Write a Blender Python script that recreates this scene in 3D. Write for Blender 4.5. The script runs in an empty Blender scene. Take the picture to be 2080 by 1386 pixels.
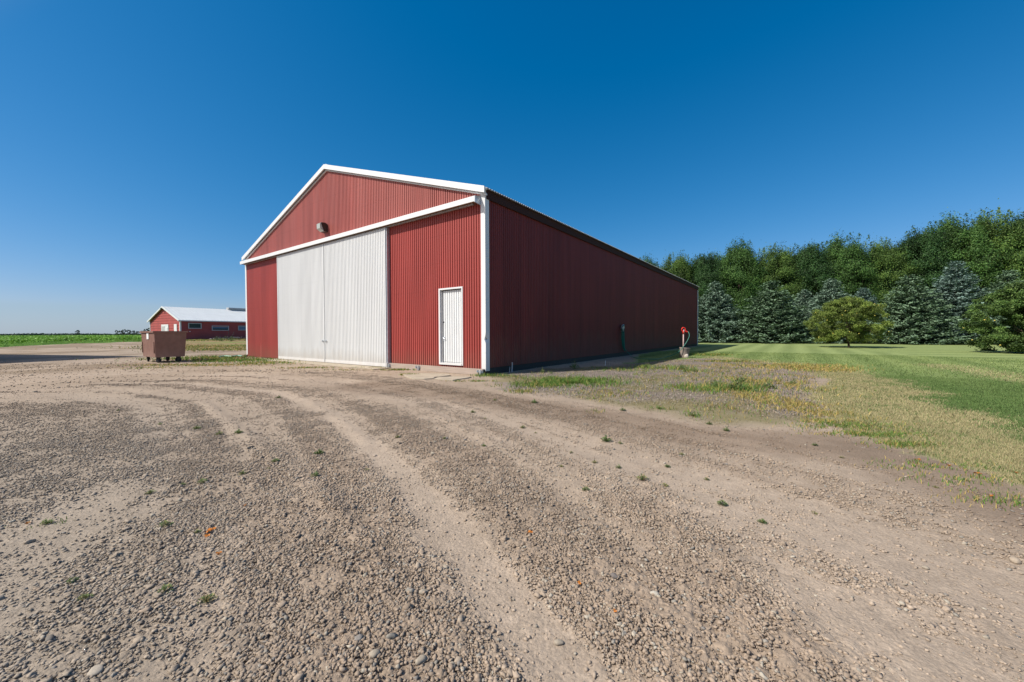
import bpy, bmesh, math, random
import numpy as np
from mathutils import Vector, Matrix
C = bpy.context.scene.collection
sc = bpy.context.scene
random.seed(7)
RNG = np.random.default_rng(7)

# ------------------------------------------------------------------ camera
CAM_H, FPX, PITCH, ROLL = 1.05, 790.7, 0.020, -0.004
cam = bpy.data.cameras.new('camera'); cam.lens = FPX/2080*36; cam.sensor_width = 36
cam.clip_start = 0.05; cam.clip_end = 9000
co = bpy.data.objects.new('camera', cam); C.objects.link(co); sc.camera = co
co.matrix_world = Matrix.Translation((0, 0, CAM_H)) @ Matrix.Rotation(math.pi/2-PITCH, 4, 'X') @ Matrix.Rotation(ROLL, 4, 'Z')

# ------------------------------------------------------------------ sun and sky
SUN_EL = math.radians(46)
sx, sy = 0.93, 0.367                                   # horizontal way the shadows fall
w = bpy.data.worlds.new('World'); sc.world = w; w.use_nodes = True
nt = w.node_tree; nt.nodes.clear()
sky = nt.nodes.new('ShaderNodeTexSky'); sky.sky_type = 'NISHITA'; sky.sun_disc = False
sky.sun_elevation = SUN_EL; sky.sun_rotation = math.atan2(-sx, -sy)
sky.air_density = 1.0; sky.dust_density = 0.3; sky.ozone_density = 2.0
def mth(op, a, b=None):
    n = nt.nodes.new('ShaderNodeMath'); n.operation = op
    for k_, v in enumerate((a, b)):
        if v is None: continue
        if hasattr(v, 'node'): nt.links.new(v, n.inputs[k_])
        else: n.inputs[k_].default_value = v
    return n.outputs[0]
SKY_K = 0.1                                            # deepen the blue of the clear polarised summer sky, channel by channel
sep = nt.nodes.new('ShaderNodeSeparateColor'); nt.links.new(sky.outputs[0], sep.inputs[0]); cmb = nt.nodes.new('ShaderNodeCombineColor')
r_ = mth('POWER', mth('MULTIPLY', sep.outputs[0], SKY_K), 2.1); r_ = mth('DIVIDE', mth('MULTIPLY', r_, 2.0), mth('ADD', mth('MULTIPLY', r_, 2.0), 1.0))
r_ = mth('MAXIMUM', mth('SUBTRACT', r_, .014), 0.0)
g_ = mth('MULTIPLY', mth('POWER', mth('MULTIPLY', sep.outputs[1], SKY_K), .943), .755); b_ = mth('MULTIPLY', mth('POWER', mth('MULTIPLY', sep.outputs[2], SKY_K), .776), .99)
for n_, v_ in enumerate((r_, g_, b_)): nt.links.new(mth('DIVIDE', v_, SKY_K), cmb.inputs[n_])
bg = nt.nodes.new('ShaderNodeBackground'); bg.inputs['Strength'].default_value = 0.078
out = nt.nodes.new('ShaderNodeOutputWorld')
tcw = nt.nodes.new('ShaderNodeTexCoord'); sxw = nt.nodes.new('ShaderNodeSeparateXYZ'); nt.links.new(tcw.outputs['Generated'], sxw.inputs[0])
nzw = nt.nodes.new('ShaderNodeTexNoise'); nzw.inputs['Scale'].default_value = 2.5; nt.links.new(tcw.outputs['Generated'], nzw.inputs['Vector'])
rmw = nt.nodes.new('ShaderNodeMapRange'); rmw.interpolation_type = 'SMOOTHSTEP'; rmw.inputs[1].default_value = .072; rmw.inputs[2].default_value = .058; rmw.inputs[3].default_value = 0; rmw.inputs[4].default_value = .45
nt.links.new(mth('ADD', sxw.outputs[2], mth('MULTIPLY', nzw.outputs[0], .02)), rmw.inputs[0])
mxw = nt.nodes.new('ShaderNodeMix'); mxw.data_type = 'RGBA'; mxw.inputs[7].default_value = (3.6, 5.1, 6.3, 1)   # thin low cloud bank
nt.links.new(rmw.outputs[0], mxw.inputs[0]); nt.links.new(cmb.outputs[0], mxw.inputs[6]); dp = nt.nodes.new('ShaderNodeVectorMath'); dp.operation = 'DOT_PRODUCT'; nt.links.new(tcw.outputs['Generated'], dp.inputs[0])
dp.inputs[1].default_value = (-sx*math.cos(SUN_EL), -sy*math.cos(SUN_EL), math.sin(SUN_EL))
rms = nt.nodes.new('ShaderNodeMapRange'); rms.interpolation_type = 'SMOOTHSTEP'; rms.inputs[1].default_value = .62; rms.inputs[2].default_value = 1.0; nt.links.new(dp.outputs['Value'], rms.inputs[0])
mxs = nt.nodes.new('ShaderNodeMix'); mxs.data_type = 'RGBA'; mxs.inputs[7].default_value = (11, 10, 9, 1)
nt.links.new(rms.outputs[0], mxs.inputs[0]); nt.links.new(mxw.outputs[2], mxs.inputs[6]); nt.links.new(mxs.outputs[2], bg.inputs[0]); nt.links.new(bg.outputs[0], out.inputs[0])
sl = bpy.data.lights.new('sun', 'SUN'); sl.energy = 4.5; sl.angle = math.radians(0.5); sl.color = (1, 0.955, 0.88)
so = bpy.data.objects.new('sun', sl); C.objects.link(so)
so.rotation_euler = Vector((sx*math.cos(SUN_EL), sy*math.cos(SUN_EL), -math.sin(SUN_EL))).to_track_quat('-Z', 'Y').to_euler()
sc.view_settings.view_transform = 'Standard'; sc.view_settings.look = 'None'
sc.view_settings.exposure = 0.35; sc.view_settings.gamma = 1
sc.cycles.max_bounces = 6; sc.cycles.transparent_max_bounces = 4

# ------------------------------------------------------------------ maths helpers
def G(x, y, z=0.0):
    """where on the ground a spot of the photograph lies"""
    u = x-1040; v = y-693; cr, sr = math.cos(ROLL), math.sin(ROLL)
    a = u*cr+v*sr; b = -u*sr+v*cr; c, s = math.cos(PITCH), math.sin(PITCH)
    H = -b*c-FPX*s; Z = FPX*c-b*s; t = (z-CAM_H)/H
    return (a*t, Z*t)
def hsh(ix, iy, s):
    n = (ix.astype(np.int64)*374761393+iy.astype(np.int64)*668265263+s*974634777) & 0xffffffff
    n = ((n ^ (n >> 13))*1274126177) & 0xffffffff
    return ((n ^ (n >> 16)) & 0xffffff)/16777216.0
def vn(x, y, s=0):
    ix = np.floor(x); iy = np.floor(y); fx = x-ix; fy = y-iy
    fx = fx*fx*(3-2*fx); fy = fy*fy*(3-2*fy)
    a = hsh(ix, iy, s); b = hsh(ix+1, iy, s); c = hsh(ix, iy+1, s); d = hsh(ix+1, iy+1, s)
    return (a*(1-fx)+b*fx)*(1-fy)+(c*(1-fx)+d*fx)*fy
def fbm(x, y, s=0, o=4):
    r = 0; a = 0.5; t = 0
    for k in range(o):
        r = r+a*vn(x*2**k+k*17.3, y*2**k-k*9.1, s+k); t += a; a *= 0.5
    return r/t
def domes(x, y, s, prob=0.8, rmin=0.25, rmax=0.62):
    """lumps: height 0..1 of half sunk clods, and a random number per clod"""
    ix = np.floor(x); iy = np.floor(y); best = np.zeros_like(x); cid = np.zeros_like(x)
    for dx in (-1, 0, 1):
        for dy in (-1, 0, 1):
            cx = ix+dx; cy = iy+dy
            px = cx+hsh(cx, cy, s); py = cy+hsh(cx, cy, s+1); r = rmin+(rmax-rmin)*hsh(cx, cy, s+2)**1.5
            an = hsh(cx, cy, s+5)*3.14; ux = (x-px); uy = (y-py)
            e = 0.75+0.5*hsh(cx, cy, s+6)
            q = (ux*np.cos(an)+uy*np.sin(an))/(r*e); p = (-ux*np.sin(an)+uy*np.cos(an))/(r/e)
            d = 1-(q*q+p*p)
            hh = np.sqrt(np.maximum(d, 0))*(r/rmax)*(hsh(cx, cy, s+3) < prob)*(0.5+0.5*hsh(cx, cy, s+4))
            m = hh > best; best = np.where(m, hh, best); cid = np.where(m, hsh(cx, cy, s+7), cid)
    return best, cid
def sst(a, b, x): t = np.clip((x-a)/(b-a), 0, 1); return t*t*(3-2*t)
def dline(x, y, pts):
    d = np.full(np.shape(x), 1e9)
    for (ax, ay), (bx, by) in zip(pts[:-1], pts[1:]):
        vx, vy = bx-ax, by-ay; t = np.clip(((x-ax)*vx+(y-ay)*vy)/(vx*vx+vy*vy), 0, 1)
        d = np.minimum(d, np.hypot(x-ax-t*vx, y-ay-t*vy))
    return d
def sdpoly(x, y, pts):
    """signed distance, positive inside"""
    d = dline(x, y, list(pts)+[pts[0]]); ins = np.zeros(np.shape(x), bool); n = len(pts)
    for i in range(n):
        ax, ay = pts[i]; bx, by = pts[(i+1) % n]
        c = ((ay > y) != (by > y)) & (x < (bx-ax)*(y-ay)/((by-ay) or 1e-9)+ax); ins ^= c
    return np.where(ins, d, -d)
def P(*l): return [G(*p) for p in l]

# ------------------------------------------------------------------ object helpers
def tag(o, label=None, cat=None, group=None, kind=None):
    if label: o['label'] = label
    if cat: o['category'] = cat
    if group: o['group'] = group
    if kind: o['kind'] = kind
    return o
def thing(name, label, cat, loc=(0, 0, 0), rz=0, group=None):
    o = bpy.data.objects.new(name, None); o.empty_display_size = 0.1; C.objects.link(o)
    o.location = loc; o.rotation_euler = (0, 0, rz); return tag(o, label, cat, group)
def link(name, me, m, parent=None):
    if m is not None and not me.materials: me.materials.append(m)
    o = bpy.data.objects.new(name, me); C.objects.link(o); o.parent = parent; return o
def mesh_np(name, V, F, m, parent=None, col=None, smooth=False):
    V = np.asarray(V, np.float32); F = np.asarray(F, np.int32); k = F.shape[1]
    me = bpy.data.meshes.new(name); me.vertices.add(len(V)); me.vertices.foreach_set('co', V.ravel())
    me.loops.add(F.size); me.loops.foreach_set('vertex_index', F.ravel())
    me.polygons.add(len(F)); me.polygons.foreach_set('loop_start', np.arange(0, F.size, k, dtype=np.int32))
    me.update(calc_edges=True)
    if smooth: me.polygons.foreach_set('use_smooth', np.ones(len(F), bool))
    if col is not None:
        a = me.color_attributes.new('col', 'FLOAT_COLOR', 'POINT')
        c4 = np.ones((len(V), 4), np.float32); c4[:, :3] = col; a.data.foreach_set('color', c4.ravel())
    return link(name, me, m, parent)
class MB:
    """collects simple solids that end up as ONE mesh"""
    def __init__(s): s.v = []; s.f = []
    def add(s, v, f): n = len(s.v); s.v += [tuple(p) for p in v]; s.f += [tuple(i+n for i in q) for q in f]; return s
    def box(s, x0, x1, y0, y1, z0, z1):
        return s.add([(x0,y0,z0),(x1,y0,z0),(x1,y1,z0),(x0,y1,z0),(x0,y0,z1),(x1,y0,z1),(x1,y1,z1),(x0,y1,z1)],
                     [(0,3,2,1),(4,5,6,7),(0,1,5,4),(1,2,6,5),(2,3,7,6),(3,0,4,7)])
    def prism(s, poly, a, b, axis='y'):
        """poly in (x,z) pushed from y=a to y=b, or in (x,y) from z=a to b"""
        n = len(poly)
        mk = (lambda p, h: (p[0], h, p[1])) if axis == 'y' else (lambda p, h: (p[0], p[1], h)) if axis == 'z' else (lambda p, h: (h, p[0], p[1]))
        v = [mk(p, a) for p in poly]+[mk(p, b) for p in poly]
        return s.add(v, [tuple(range(n)), tuple(range(2*n-1, n-1, -1))]+[(i, i+n, (i+1) % n+n, (i+1) % n) for i in range(n)])
    def tube(s, pts, r, n=8, r1=None, cap=True):
        pts = [Vector(p) for p in pts]; m = len(pts); vs = []
        ref = Vector((0.13, 0.21, 0.97))
        for i, p in enumerate(pts):
            d = (pts[min(i+1, m-1)]-pts[max(i-1, 0)]).normalized()
            a = d.cross(ref)
            if a.length < 0.1: a = d.cross(Vector((1, 0, 0)))
            a.normalize(); b = d.cross(a); rr = r if r1 is None else r+(r1-r)*i/(m-1)
            vs += [p+(a*math.cos(t)+b*math.sin(t))*rr for t in [6.28318*k/n for k in range(n)]]
        fs = [(i*n+k, i*n+(k+1) % n, (i+1)*n+(k+1) % n, (i+1)*n+k) for i in range(m-1) for k in range(n)]
        if cap: fs += [tuple(range(n-1, -1, -1)), tuple((m-1)*n+k for k in range(n))]
        return s.add(vs, fs)
    def lathe(s, prof, cx=0, cy=0, n=20, cap=True):
        v = [(cx+r*math.cos(6.28318*k/n), cy+r*math.sin(6.28318*k/n), z) for r, z in prof for k in range(n)]
        f = [(i*n+k, i*n+(k+1) % n, (i+1)*n+(k+1) % n, (i+1)*n+k) for i in range(len(prof)-1) for k in range(n)]
        if cap: f += [tuple(range(n-1, -1, -1)), tuple((len(prof)-1)*n+k for k in range(n))]
        return s.add(v, f)
    def build(s, name, m, parent=None, smooth=False, bevel=0):
        me = bpy.data.meshes.new(name); me.from_pydata(s.v, [], s.f); me.update()
        bm = bmesh.new(); bm.from_mesh(me); bmesh.ops.recalc_face_normals(bm, faces=bm.faces)
        if bevel: bmesh.ops.bevel(bm, geom=list(bm.edges), offset=bevel, segments=2, affect='EDGES', profile=0.6)
        bm.to_mesh(me); bm.free()
        o = link(name, me, m, parent)
        if smooth:
            me.polygons.foreach_set('use_smooth', [len(p.vertices) == 4 for p in me.polygons])
        return o

# ------------------------------------------------------------------ materials
def mat(name, col=(0.5,)*3, rough=0.6, spec=0.3, metal=0, vary=0.0, vscale=3.0, stretch=(1, 1, 1), col2=None, bump=0, bscale=60, attr=False,
        transl=0, dirt=None, sheets=None):
    m = bpy.data.materials.new(name); m.use_nodes = True; nt = m.node_tree; N = nt.nodes; L = nt.links
    b = N['Principled BSDF']; b.inputs['Roughness'].default_value = rough; b.inputs['Specular IOR Level'].default_value = spec
    b.inputs['Metallic'].default_value = metal; b.inputs['Base Color'].default_value = (*col, 1)
    tc = N.new('ShaderNodeTexCoord'); src = None
    if attr:
        a = N.new('ShaderNodeAttribute'); a.attribute_name = 'col'; src = a.outputs['Color']
    else:
        r = N.new('ShaderNodeRGB'); r.outputs[0].default_value = (*col, 1); src = r.outputs[0]
    def noise(scale, det=5, st=(1, 1, 1)):
        mp = N.new('ShaderNodeMapping'); mp.inputs['Scale'].default_value = st
        n = N.new('ShaderNodeTexNoise'); n.inputs['Scale'].default_value = scale; n.inputs['Detail'].default_value = det
        L.new(tc.outputs['Object'], mp.inputs[0]); L.new(mp.outputs[0], n.inputs['Vector']); return n
    def mix(kind, fac, A, B):
        x = N.new('ShaderNodeMix'); x.data_type = 'RGBA'; x.blend_type = kind
        if hasattr(fac, 'node'): L.new(fac, x.inputs[0])
        else: x.inputs[0].default_value = fac
        for s_, v in ((6, A), (7, B)):
            if hasattr(v, 'node'): L.new(v, x.inputs[s_])
            else: x.inputs[s_].default_value = (*v, 1)
        return x.outputs[2]
    if col2 is not None:
        n = noise(vscale, 6, stretch); rp = N.new('ShaderNodeMapRange'); rp.inputs[1].default_value = 0.35; rp.inputs[2].default_value = 0.65
        L.new(n.outputs[0], rp.inputs[0]); src = mix('MIX', rp.outputs[0], src, col2)
    if vary:
        n = noise(vscale*2.3, 6, stretch); rp = N.new('ShaderNodeMapRange'); rp.inputs[1].default_value = 0.25; rp.inputs[2].default_value = 0.75
        rp.inputs[3].default_value = 1-vary; rp.inputs[4].default_value = 1+vary; L.new(n.outputs[0], rp.inputs[0])
        x = N.new('ShaderNodeVectorMath'); x.operation = 'SCALE'; L.new(src, x.inputs[0]); L.new(rp.outputs[0], x.inputs['Scale']); src = x.outputs[0]
    if sheets:   # each steel sheet has aged a little differently
        sp_ = N.new('ShaderNodeSeparateXYZ'); L.new(tc.outputs['Object'], sp_.inputs[0]); fl_ = N.new('ShaderNodeMath'); fl_.operation = 'FLOOR'
        dv_ = N.new('ShaderNodeMath'); dv_.operation = 'DIVIDE'; dv_.inputs[1].default_value = .762; L.new(sp_.outputs[sheets[0]], dv_.inputs[0]); L.new(dv_.outputs[0], fl_.inputs[0])
        wn_ = N.new('ShaderNodeTexWhiteNoise'); wn_.noise_dimensions = '1D'; L.new(fl_.outputs[0], wn_.inputs['W'])
        fr_ = N.new('ShaderNodeMath'); fr_.operation = 'FRACT'; L.new(dv_.outputs[0], fr_.inputs[0]); lt_ = N.new('ShaderNodeMath'); lt_.operation = 'LESS_THAN'; lt_.inputs[1].default_value = .018; L.new(fr_.outputs[0], lt_.inputs[0])
        rp = N.new('ShaderNodeMapRange'); rp.inputs[3].default_value = 1-sheets[1]; rp.inputs[4].default_value = 1+sheets[1]; L.new(wn_.outputs[0], rp.inputs[0])
        zd_ = N.new('ShaderNodeMath'); zd_.operation = 'MULTIPLY'; zd_.inputs[1].default_value = 1.35; L.new(sp_.outputs[2], zd_.inputs[0]); zf_ = N.new('ShaderNodeMath'); zf_.operation = 'FRACT'; L.new(zd_.outputs[0], zf_.inputs[0])
        zl_ = N.new('ShaderNodeMath'); zl_.operation = 'LESS_THAN'; zl_.inputs[1].default_value = .03; L.new(zf_.outputs[0], zl_.inputs[0])      # fastener rows
        za_ = N.new('ShaderNodeMath'); za_.operation = 'MULTIPLY_ADD'; za_.inputs[1].default_value = -sheets[1]*.8; L.new(zl_.outputs[0], za_.inputs[0]); L.new(rp.outputs[0], za_.inputs[2]); rp = za_
        sb_ = N.new('ShaderNodeMath'); sb_.operation = 'MULTIPLY_ADD'; sb_.inputs[1].default_value = -.35; L.new(lt_.outputs[0], sb_.inputs[0]); L.new(rp.outputs[0], sb_.inputs[2])
        x = N.new('ShaderNodeVectorMath'); x.operation = 'SCALE'; L.new(src, x.inputs[0]); L.new(sb_.outputs[0], x.inputs['Scale']); src = x.outputs[0]
    if dirt:   # (colour, height over which splashes of dirt reach up the wall)
        sp = N.new('ShaderNodeSeparateXYZ'); L.new(tc.outputs['Object'], sp.inputs[0])
        n = noise(5, 6, (1, 1, 0.35)); ad = N.new('ShaderNodeMath'); ad.operation = 'MULTIPLY_ADD'; ad.inputs[1].default_value = -1.6*dirt[1]
        L.new(n.outputs[0], ad.inputs[0]); L.new(sp.outputs[2], ad.inputs[2])
        rp = N.new('ShaderNodeMapRange'); rp.inputs[1].default_value = -0.8*dirt[1]; rp.inputs[2].default_value = 0.5*dirt[1]; rp.inputs[3].default_value = dirt[2]; rp.inputs[4].default_value = 0
        L.new(ad.outputs[0], rp.inputs[0]); src = mix('MIX', rp.outputs[0], src, dirt[0])
    L.new(src, b.inputs['Base Color'])
    if bump:
        n = noise(bscale, 5); bp = N.new('ShaderNodeBump'); bp.inputs['Strength'].default_value = 1; bp.inputs['Distance'].default_value = bump
        L.new(n.outputs[0], bp.inputs['Height']); L.new(bp.outputs[0], b.inputs['Normal'])
    if transl:
        t = N.new('ShaderNodeBsdfTranslucent'); L.new(src, t.inputs[0]); ms = N.new('ShaderNodeMixShader'); ms.inputs[0].default_value = transl
        L.new(b.outputs[0], ms.inputs[1]); L.new(t.outputs[0], ms.inputs[2]); L.new(ms.outputs[0], N['Material Output'].inputs[0])
    return m
M = {}
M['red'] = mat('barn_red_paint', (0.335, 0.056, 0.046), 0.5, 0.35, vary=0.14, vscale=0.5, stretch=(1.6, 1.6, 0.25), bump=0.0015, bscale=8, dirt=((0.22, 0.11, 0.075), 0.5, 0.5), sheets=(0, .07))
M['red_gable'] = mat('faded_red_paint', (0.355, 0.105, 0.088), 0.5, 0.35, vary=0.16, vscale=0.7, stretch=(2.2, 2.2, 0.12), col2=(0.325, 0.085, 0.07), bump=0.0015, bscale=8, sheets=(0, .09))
M['red_shaded'] = mat('shaded_red_paint', (0.165, 0.026, 0.021), 0.6, 0.3, vary=0.18, vscale=0.6, stretch=(2, 2, 0.2), bump=0.002, bscale=5, dirt=((0.20, 0.10, 0.065), 0.9, 0.5), sheets=(1, .07))  # side shade put into the darker red; dirt band also paints ground bounce
M['white'] = mat('white_paint', (0.68, 0.69, 0.69), 0.45, 0.4, vary=0.05, vscale=1.5, bump=0.0006, bscale=20, dirt=((0.45, 0.38, 0.32), 0.35, 0.45))
M['door_white'] = mat('white_door_steel', (0.635, 0.64, 0.635), 0.45, 0.4, vary=0.05, vscale=0.6, stretch=(3, 3, 0.3), dirt=((0.42, 0.35, 0.27), 0.4, 0.5), sheets=(0, .025))
M['galv'] = mat('galvanised_steel', (0.5, 0.53, 0.56), 0.38, 0.5, metal=0.6, vary=0.15, vscale=6)
M['roof'] = mat('barn_roof_steel', (0.42, 0.42, 0.41), 0.45, 0.4, metal=0.2, vary=0.15, vscale=1)
M['roof_white'] = mat('white_roof_steel', (0.58, 0.60, 0.60), 0.4, 0.4, vary=0.06, vscale=0.5)
M['wood'] = mat('weathered_board', (0.40, 0.32, 0.26), 0.8, 0.2, vary=0.2, vscale=3, stretch=(0.4, 3, 9), col2=(0.36, 0.29, 0.25), bump=0.002, bscale=30)
M['soffit'] = mat('soffit_board', (0.15, 0.085, 0.05), 0.8, 0.2, vary=0.25, vscale=3)
M['eave'] = mat('eave_timber', (0.05, 0.022, 0.018), 0.8, 0.2)
M['dark'] = mat('dark_metal', (0.03, 0.028, 0.027), 0.5, 0.4, vary=0.3, vscale=8)
M['bronze'] = mat('dark_bronze_housing', (0.035, 0.022, 0.016), 0.45, 0.4)
M['rubber'] = mat('rubber', (0.03, 0.03, 0.032), 0.8, 0.2, vary=0.3, vscale=20)
M['concrete'] = mat('concrete', (0.40, 0.34, 0.26), 0.9, 0.15, vary=0.2, vscale=3, col2=(0.34, 0.285, 0.22), bump=0.006, bscale=18)
M['tile'] = mat('old_clay_tile', (0.21, 0.18, 0.16), 0.8, 0.2, vary=0.3, vscale=4, col2=(0.28, 0.21, 0.17), bump=0.004, bscale=25)
M['bin'] = mat('brown_bin_paint', (0.19, 0.10, 0.078), 0.55, 0.3, vary=0.15, vscale=3, col2=(0.215, 0.12, 0.094), bump=0.003, bscale=7, dirt=((0.30, 0.20, 0.17), 0.45, 0.5))
M['shedred'] = mat('shed_red_siding', (0.36, 0.07, 0.06), 0.55, 0.3, vary=0.12, vscale=0.4)
M['glass'] = mat('window_glass', (0.03, 0.05, 0.07), 0.06, 0.9)
M['blue_reflection'] = mat('blue_reflection_glass', (0.10, 0.19, 0.30), 0.15, 0.8)  # blue reflection on the pane put into its base colour
M['greypaint'] = mat('grey_paint', (0.42, 0.41, 0.41), 0.6, 0.3, vary=0.1)
M['lens'] = mat('lamp_lens', (0.40, 0.43, 0.39), 0.2, 0.5, bump=0.004, bscale=90)
M['hose'] = mat('green_hose', (0.014, 0.16, 0.115), 0.4, 0.4)
M['hose2'] = mat('pale_green_hose', (0.22, 0.40, 0.30), 0.5, 0.4)
M['redpaint'] = mat('signal_red', (0.75, 0.03, 0.015), 0.4, 0.5)
M['pipe'] = mat('hydrant_pipe', (0.50, 0.33, 0.30), 0.5, 0.5, vary=0.2, vscale=9)
M['paper'] = mat('white_sticker', (0.75, 0.77, 0.76), 0.5, 0.3, vary=0.06, vscale=30)
M['bark'] = mat('bark', (0.10, 0.075, 0.055), 0.9, 0.1, vary=0.4, vscale=6, stretch=(2, 2, 0.4), bump=0.01, bscale=20)
M['leaf'] = mat('leaf', attr=True, rough=0.6, spec=0.25, transl=0.25)
M['needle'] = mat('needle', attr=True, rough=0.7, spec=0.15)
M['blade'] = mat('blade', attr=True, rough=0.7, spec=0.2, transl=0.2)
M['stone'] = mat('stone', attr=True, rough=0.85, spec=0.2, vary=0.18, vscale=60, bump=0.0008, bscale=180)
M['fruit'] = mat('apple_skin', (0.55, 0.42, 0.08), 0.35, 0.5, vary=0.15, vscale=10)

# ------------------------------------------------------------------ the lie of the land
A_ = 0.63; S = (math.sin(A_), math.cos(A_)); W_, L_ = 14.68, 26.06; CX, CY = -0.667, 9.772     # barn corner, side direction, width, length
def bw(x, y): return (CX+S[1]*x+S[0]*y, CY-S[0]*x+S[1]*y)                                   # barn local -> world
lawn_poly = P((1275,739),(1330,736),(1400,728),(1452,729),(1560,738),(1668,752),(1672,770),(1655,800),(1690,848),(1745,880),(1830,915),(1910,940),(1990,968),(2080,1003))+\
            [(8, 0.2), (30, -9), (260, -9), (260, 200), (10, 160), bw(-W_-1, L_+14), bw(-3, L_+2), bw(0.2, L_+0.3), bw(0.12, L_-8), bw(0.1, 11)]
weedy_poly = P((985,764),(1100,751),(1250,744),(1390,726),(1432,722),(1560,738),(1668,752),(1672,770),(1655,800),(1690,848),(1600,860),(1450,858),(1300,830),(1150,808),(1010,790))
field_poly = [(-46, 5), G(-60, 706, .2), G(100, 700.5, .2), G(290, 695, .2), (-66, 72), (-62, 88), (-40, 120), (300, 160), (300, 4200), (-4200, 4200), (-4200, 5)]
rear_poly = [G(292, 697, .15), G(300, 704, .1), G(385, 711, .0), G(500, 713, .0), bw(-W_, 3), bw(-W_, L_+15), (10, 200), (-40, 115), (-62, 88), (-66, 72)]
T_smooth = [(P((2300,1420),(1900,1200),(1560,1060),(1300,960),(1040,868),(860,812),(700,778),(520,762),(300,757),(100,765)), .34),
            (P((2080,1250),(1700,1080),(1400,990)), .45), (P((2080,1386),(1850,1240)), .5),
            (P((1330,1500),(1130,1320),(1000,1180),(900,1060),(815,960),(745,895),(670,838),(560,795),(380,778),(200,778)), .17),
            (P((560,1240),(470,1100),(390,1000),(360,940),(350,890),(320,850),(260,815),(120,800)), .22)]
T_rough = [(P((100,830),(200,830),(250,870),(200,930),(130,960)), .55), (P((250,840),(290,900),(240,960)), .3),
           (P((400,900),(480,1000),(570,1100),(640,1230),(700,1400)), .30),
           (P((960,930),(1060,1030),(1170,1130),(1290,1250),(1400,1400)), .24), (P((800,850),(900,920),(980,980)), .16),
           (P((1250,1020),(1400,1110),(1500,1230),(1620,1400)), .18)]
T_ridge = [(P((410,815),(480,870),(560,930),(640,990),(690,1040)), .09, .018), (P((600,800),(680,845),(745,895)), .10, .016),
           (P((640,1000),(720,1080),(800,1180)), .06, .010), (P((860,830),(1010,900),(1100,960)), .07, .006),
           (P((0,790),(150,780),(330,795)), .12, .02)]
T_loam = P((760,785),(900,800),(1080,826),(1260,852),(1420,885),(1560,896),(1720,905),(1880,950),(2080,1020),(2300,1100))
def masks(x, y):
    r = np.hypot(x, y); n1 = fbm(x*0.9, y*0.9, 3); n2 = fbm(x*4, y*4, 11)
    wob = (n1-.5)*1.2*np.clip(r/12, .1, 1)+(n2-.5)*.5*np.clip(r/8, .15, 1)
    lawn = sst(-.16, .16, sdpoly(x, y, lawn_poly)+wob*.6+(fbm(x*9, y*9, 12, 3)-.5)*.35)
    weedy = sst(-.25, .25, sdpoly(x, y, weedy_poly)+wob*.8)*(1-lawn)
    field = sst(-.4, .4, sdpoly(x, y, field_poly)+wob)
    rear = sst(-.6, .6, sdpoly(x, y, rear_poly)+wob*2)*(1-field)
    sm = np.zeros_like(r); ro = np.zeros_like(r)
    for p, wd in T_smooth: sm = np.maximum(sm, 1-sst(wd*.15, wd*1.55, dline(x, y, p)+(n2-.5)*wd*1.1))
    for p, wd in T_rough: ro = np.maximum(ro, 1-sst(wd*.15, wd*1.7, dline(x, y, p)+(n2-.5)*wd*1.4))
    dl = dline(x, y, T_smooth[3][0]); st = fbm(dl*6.5, x*.25+y*.2, 14, 3)+fbm(dl*2.2, x*.12, 15, 2)-1; sm = np.clip(sm+.5*st*(r < 14), 0, 1)
    R = np.clip(.42+.45*(n1-.5)+.45*(n2-.5)-.9*st*(r < 14)-.25*sm*(1-ro)+.54*ro, .02, 1)
    loam = (1-sst(.15, .75, dline(x, y, T_loam)+(n2-.5)*.5-np.clip(r-6, 0, 3)*.15))*(1-lawn)*(1-weedy*.7)
    return dict(r=r, n1=n1, n2=n2, lawn=lawn, weedy=weedy, field=field, rear=rear, sm=sm, ro=ro, R=R, loam=loam)
def rise(x, y): return .25*sst(36, 60, np.hypot(x, y))*sst(-16, -34, x)
def macro(x, y, k=None):
    x = np.asarray(x, float); y = np.asarray(y, float); k = k or masks(x, y)
    h = rise(x, y)+.035*(fbm(x*.35, y*.35, 31, 3)-.5)*np.clip(k['r']/6, .3, 1)*(1-sst(9, 12, k['r']))-.012*k['sm']+.012*k['ro']
    for p, wd, a in T_ridge: h = h+a*np.exp(-(dline(x, y, p)/wd)**2)*(0.5+k['n2'])
    return h
def H(x, y): return float(macro(np.array([x]), np.array([y]))[0])

# ------------------------------------------------------------------ ground sheet, split by what it is
na, nr = 1150, 900
ang = np.concatenate([np.radians(np.linspace(-62, 62, na)), np.radians(np.linspace(62, 298, 110))[1:-1]])
rad = np.concatenate([np.linspace(.05, .95, 10)[:-1], np.exp(np.linspace(math.log(.95), math.log(55), nr)), np.exp(np.linspace(math.log(55), math.log(7000), 70))[1:]])
AA, RR = np.meshgrid(ang, rad); gx = (np.sin(AA)*RR).ravel(); gy = (np.cos(AA)*RR).ravel()
k = masks(gx, gy); gz = macro(gx, gy, k); rr = k['r']
near = np.where(rr < 14)[0]; x, y = gx[near], gy[near]
soil = (1-k['lawn'][near]); Rn = k['R'][near]
xw = x+.012*(vn(x*25, y*25, 51)-.5); yw = y+.012*(vn(x*25, y*25, 52)-.5)
d1, c1 = domes(xw/.040, yw/.040, 60, .75); d2, c2 = domes(xw/.019, yw/.019, 70, .8); d3, c3 = domes(xw/.095, yw/.095, 80, .25, .15, .42)
f1 = 1-sst(2.2, 4.5, rr[near]); f2 = 1-sst(1.6, 3, rr[near]); f3 = 1-sst(2.5, 5, rr[near])
Rk = .08+.92*Rn**1.4
crag = fbm(x*55, y*55, 99, 3); c5 = fbm(x*16, y*16, 98, 3)
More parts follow.
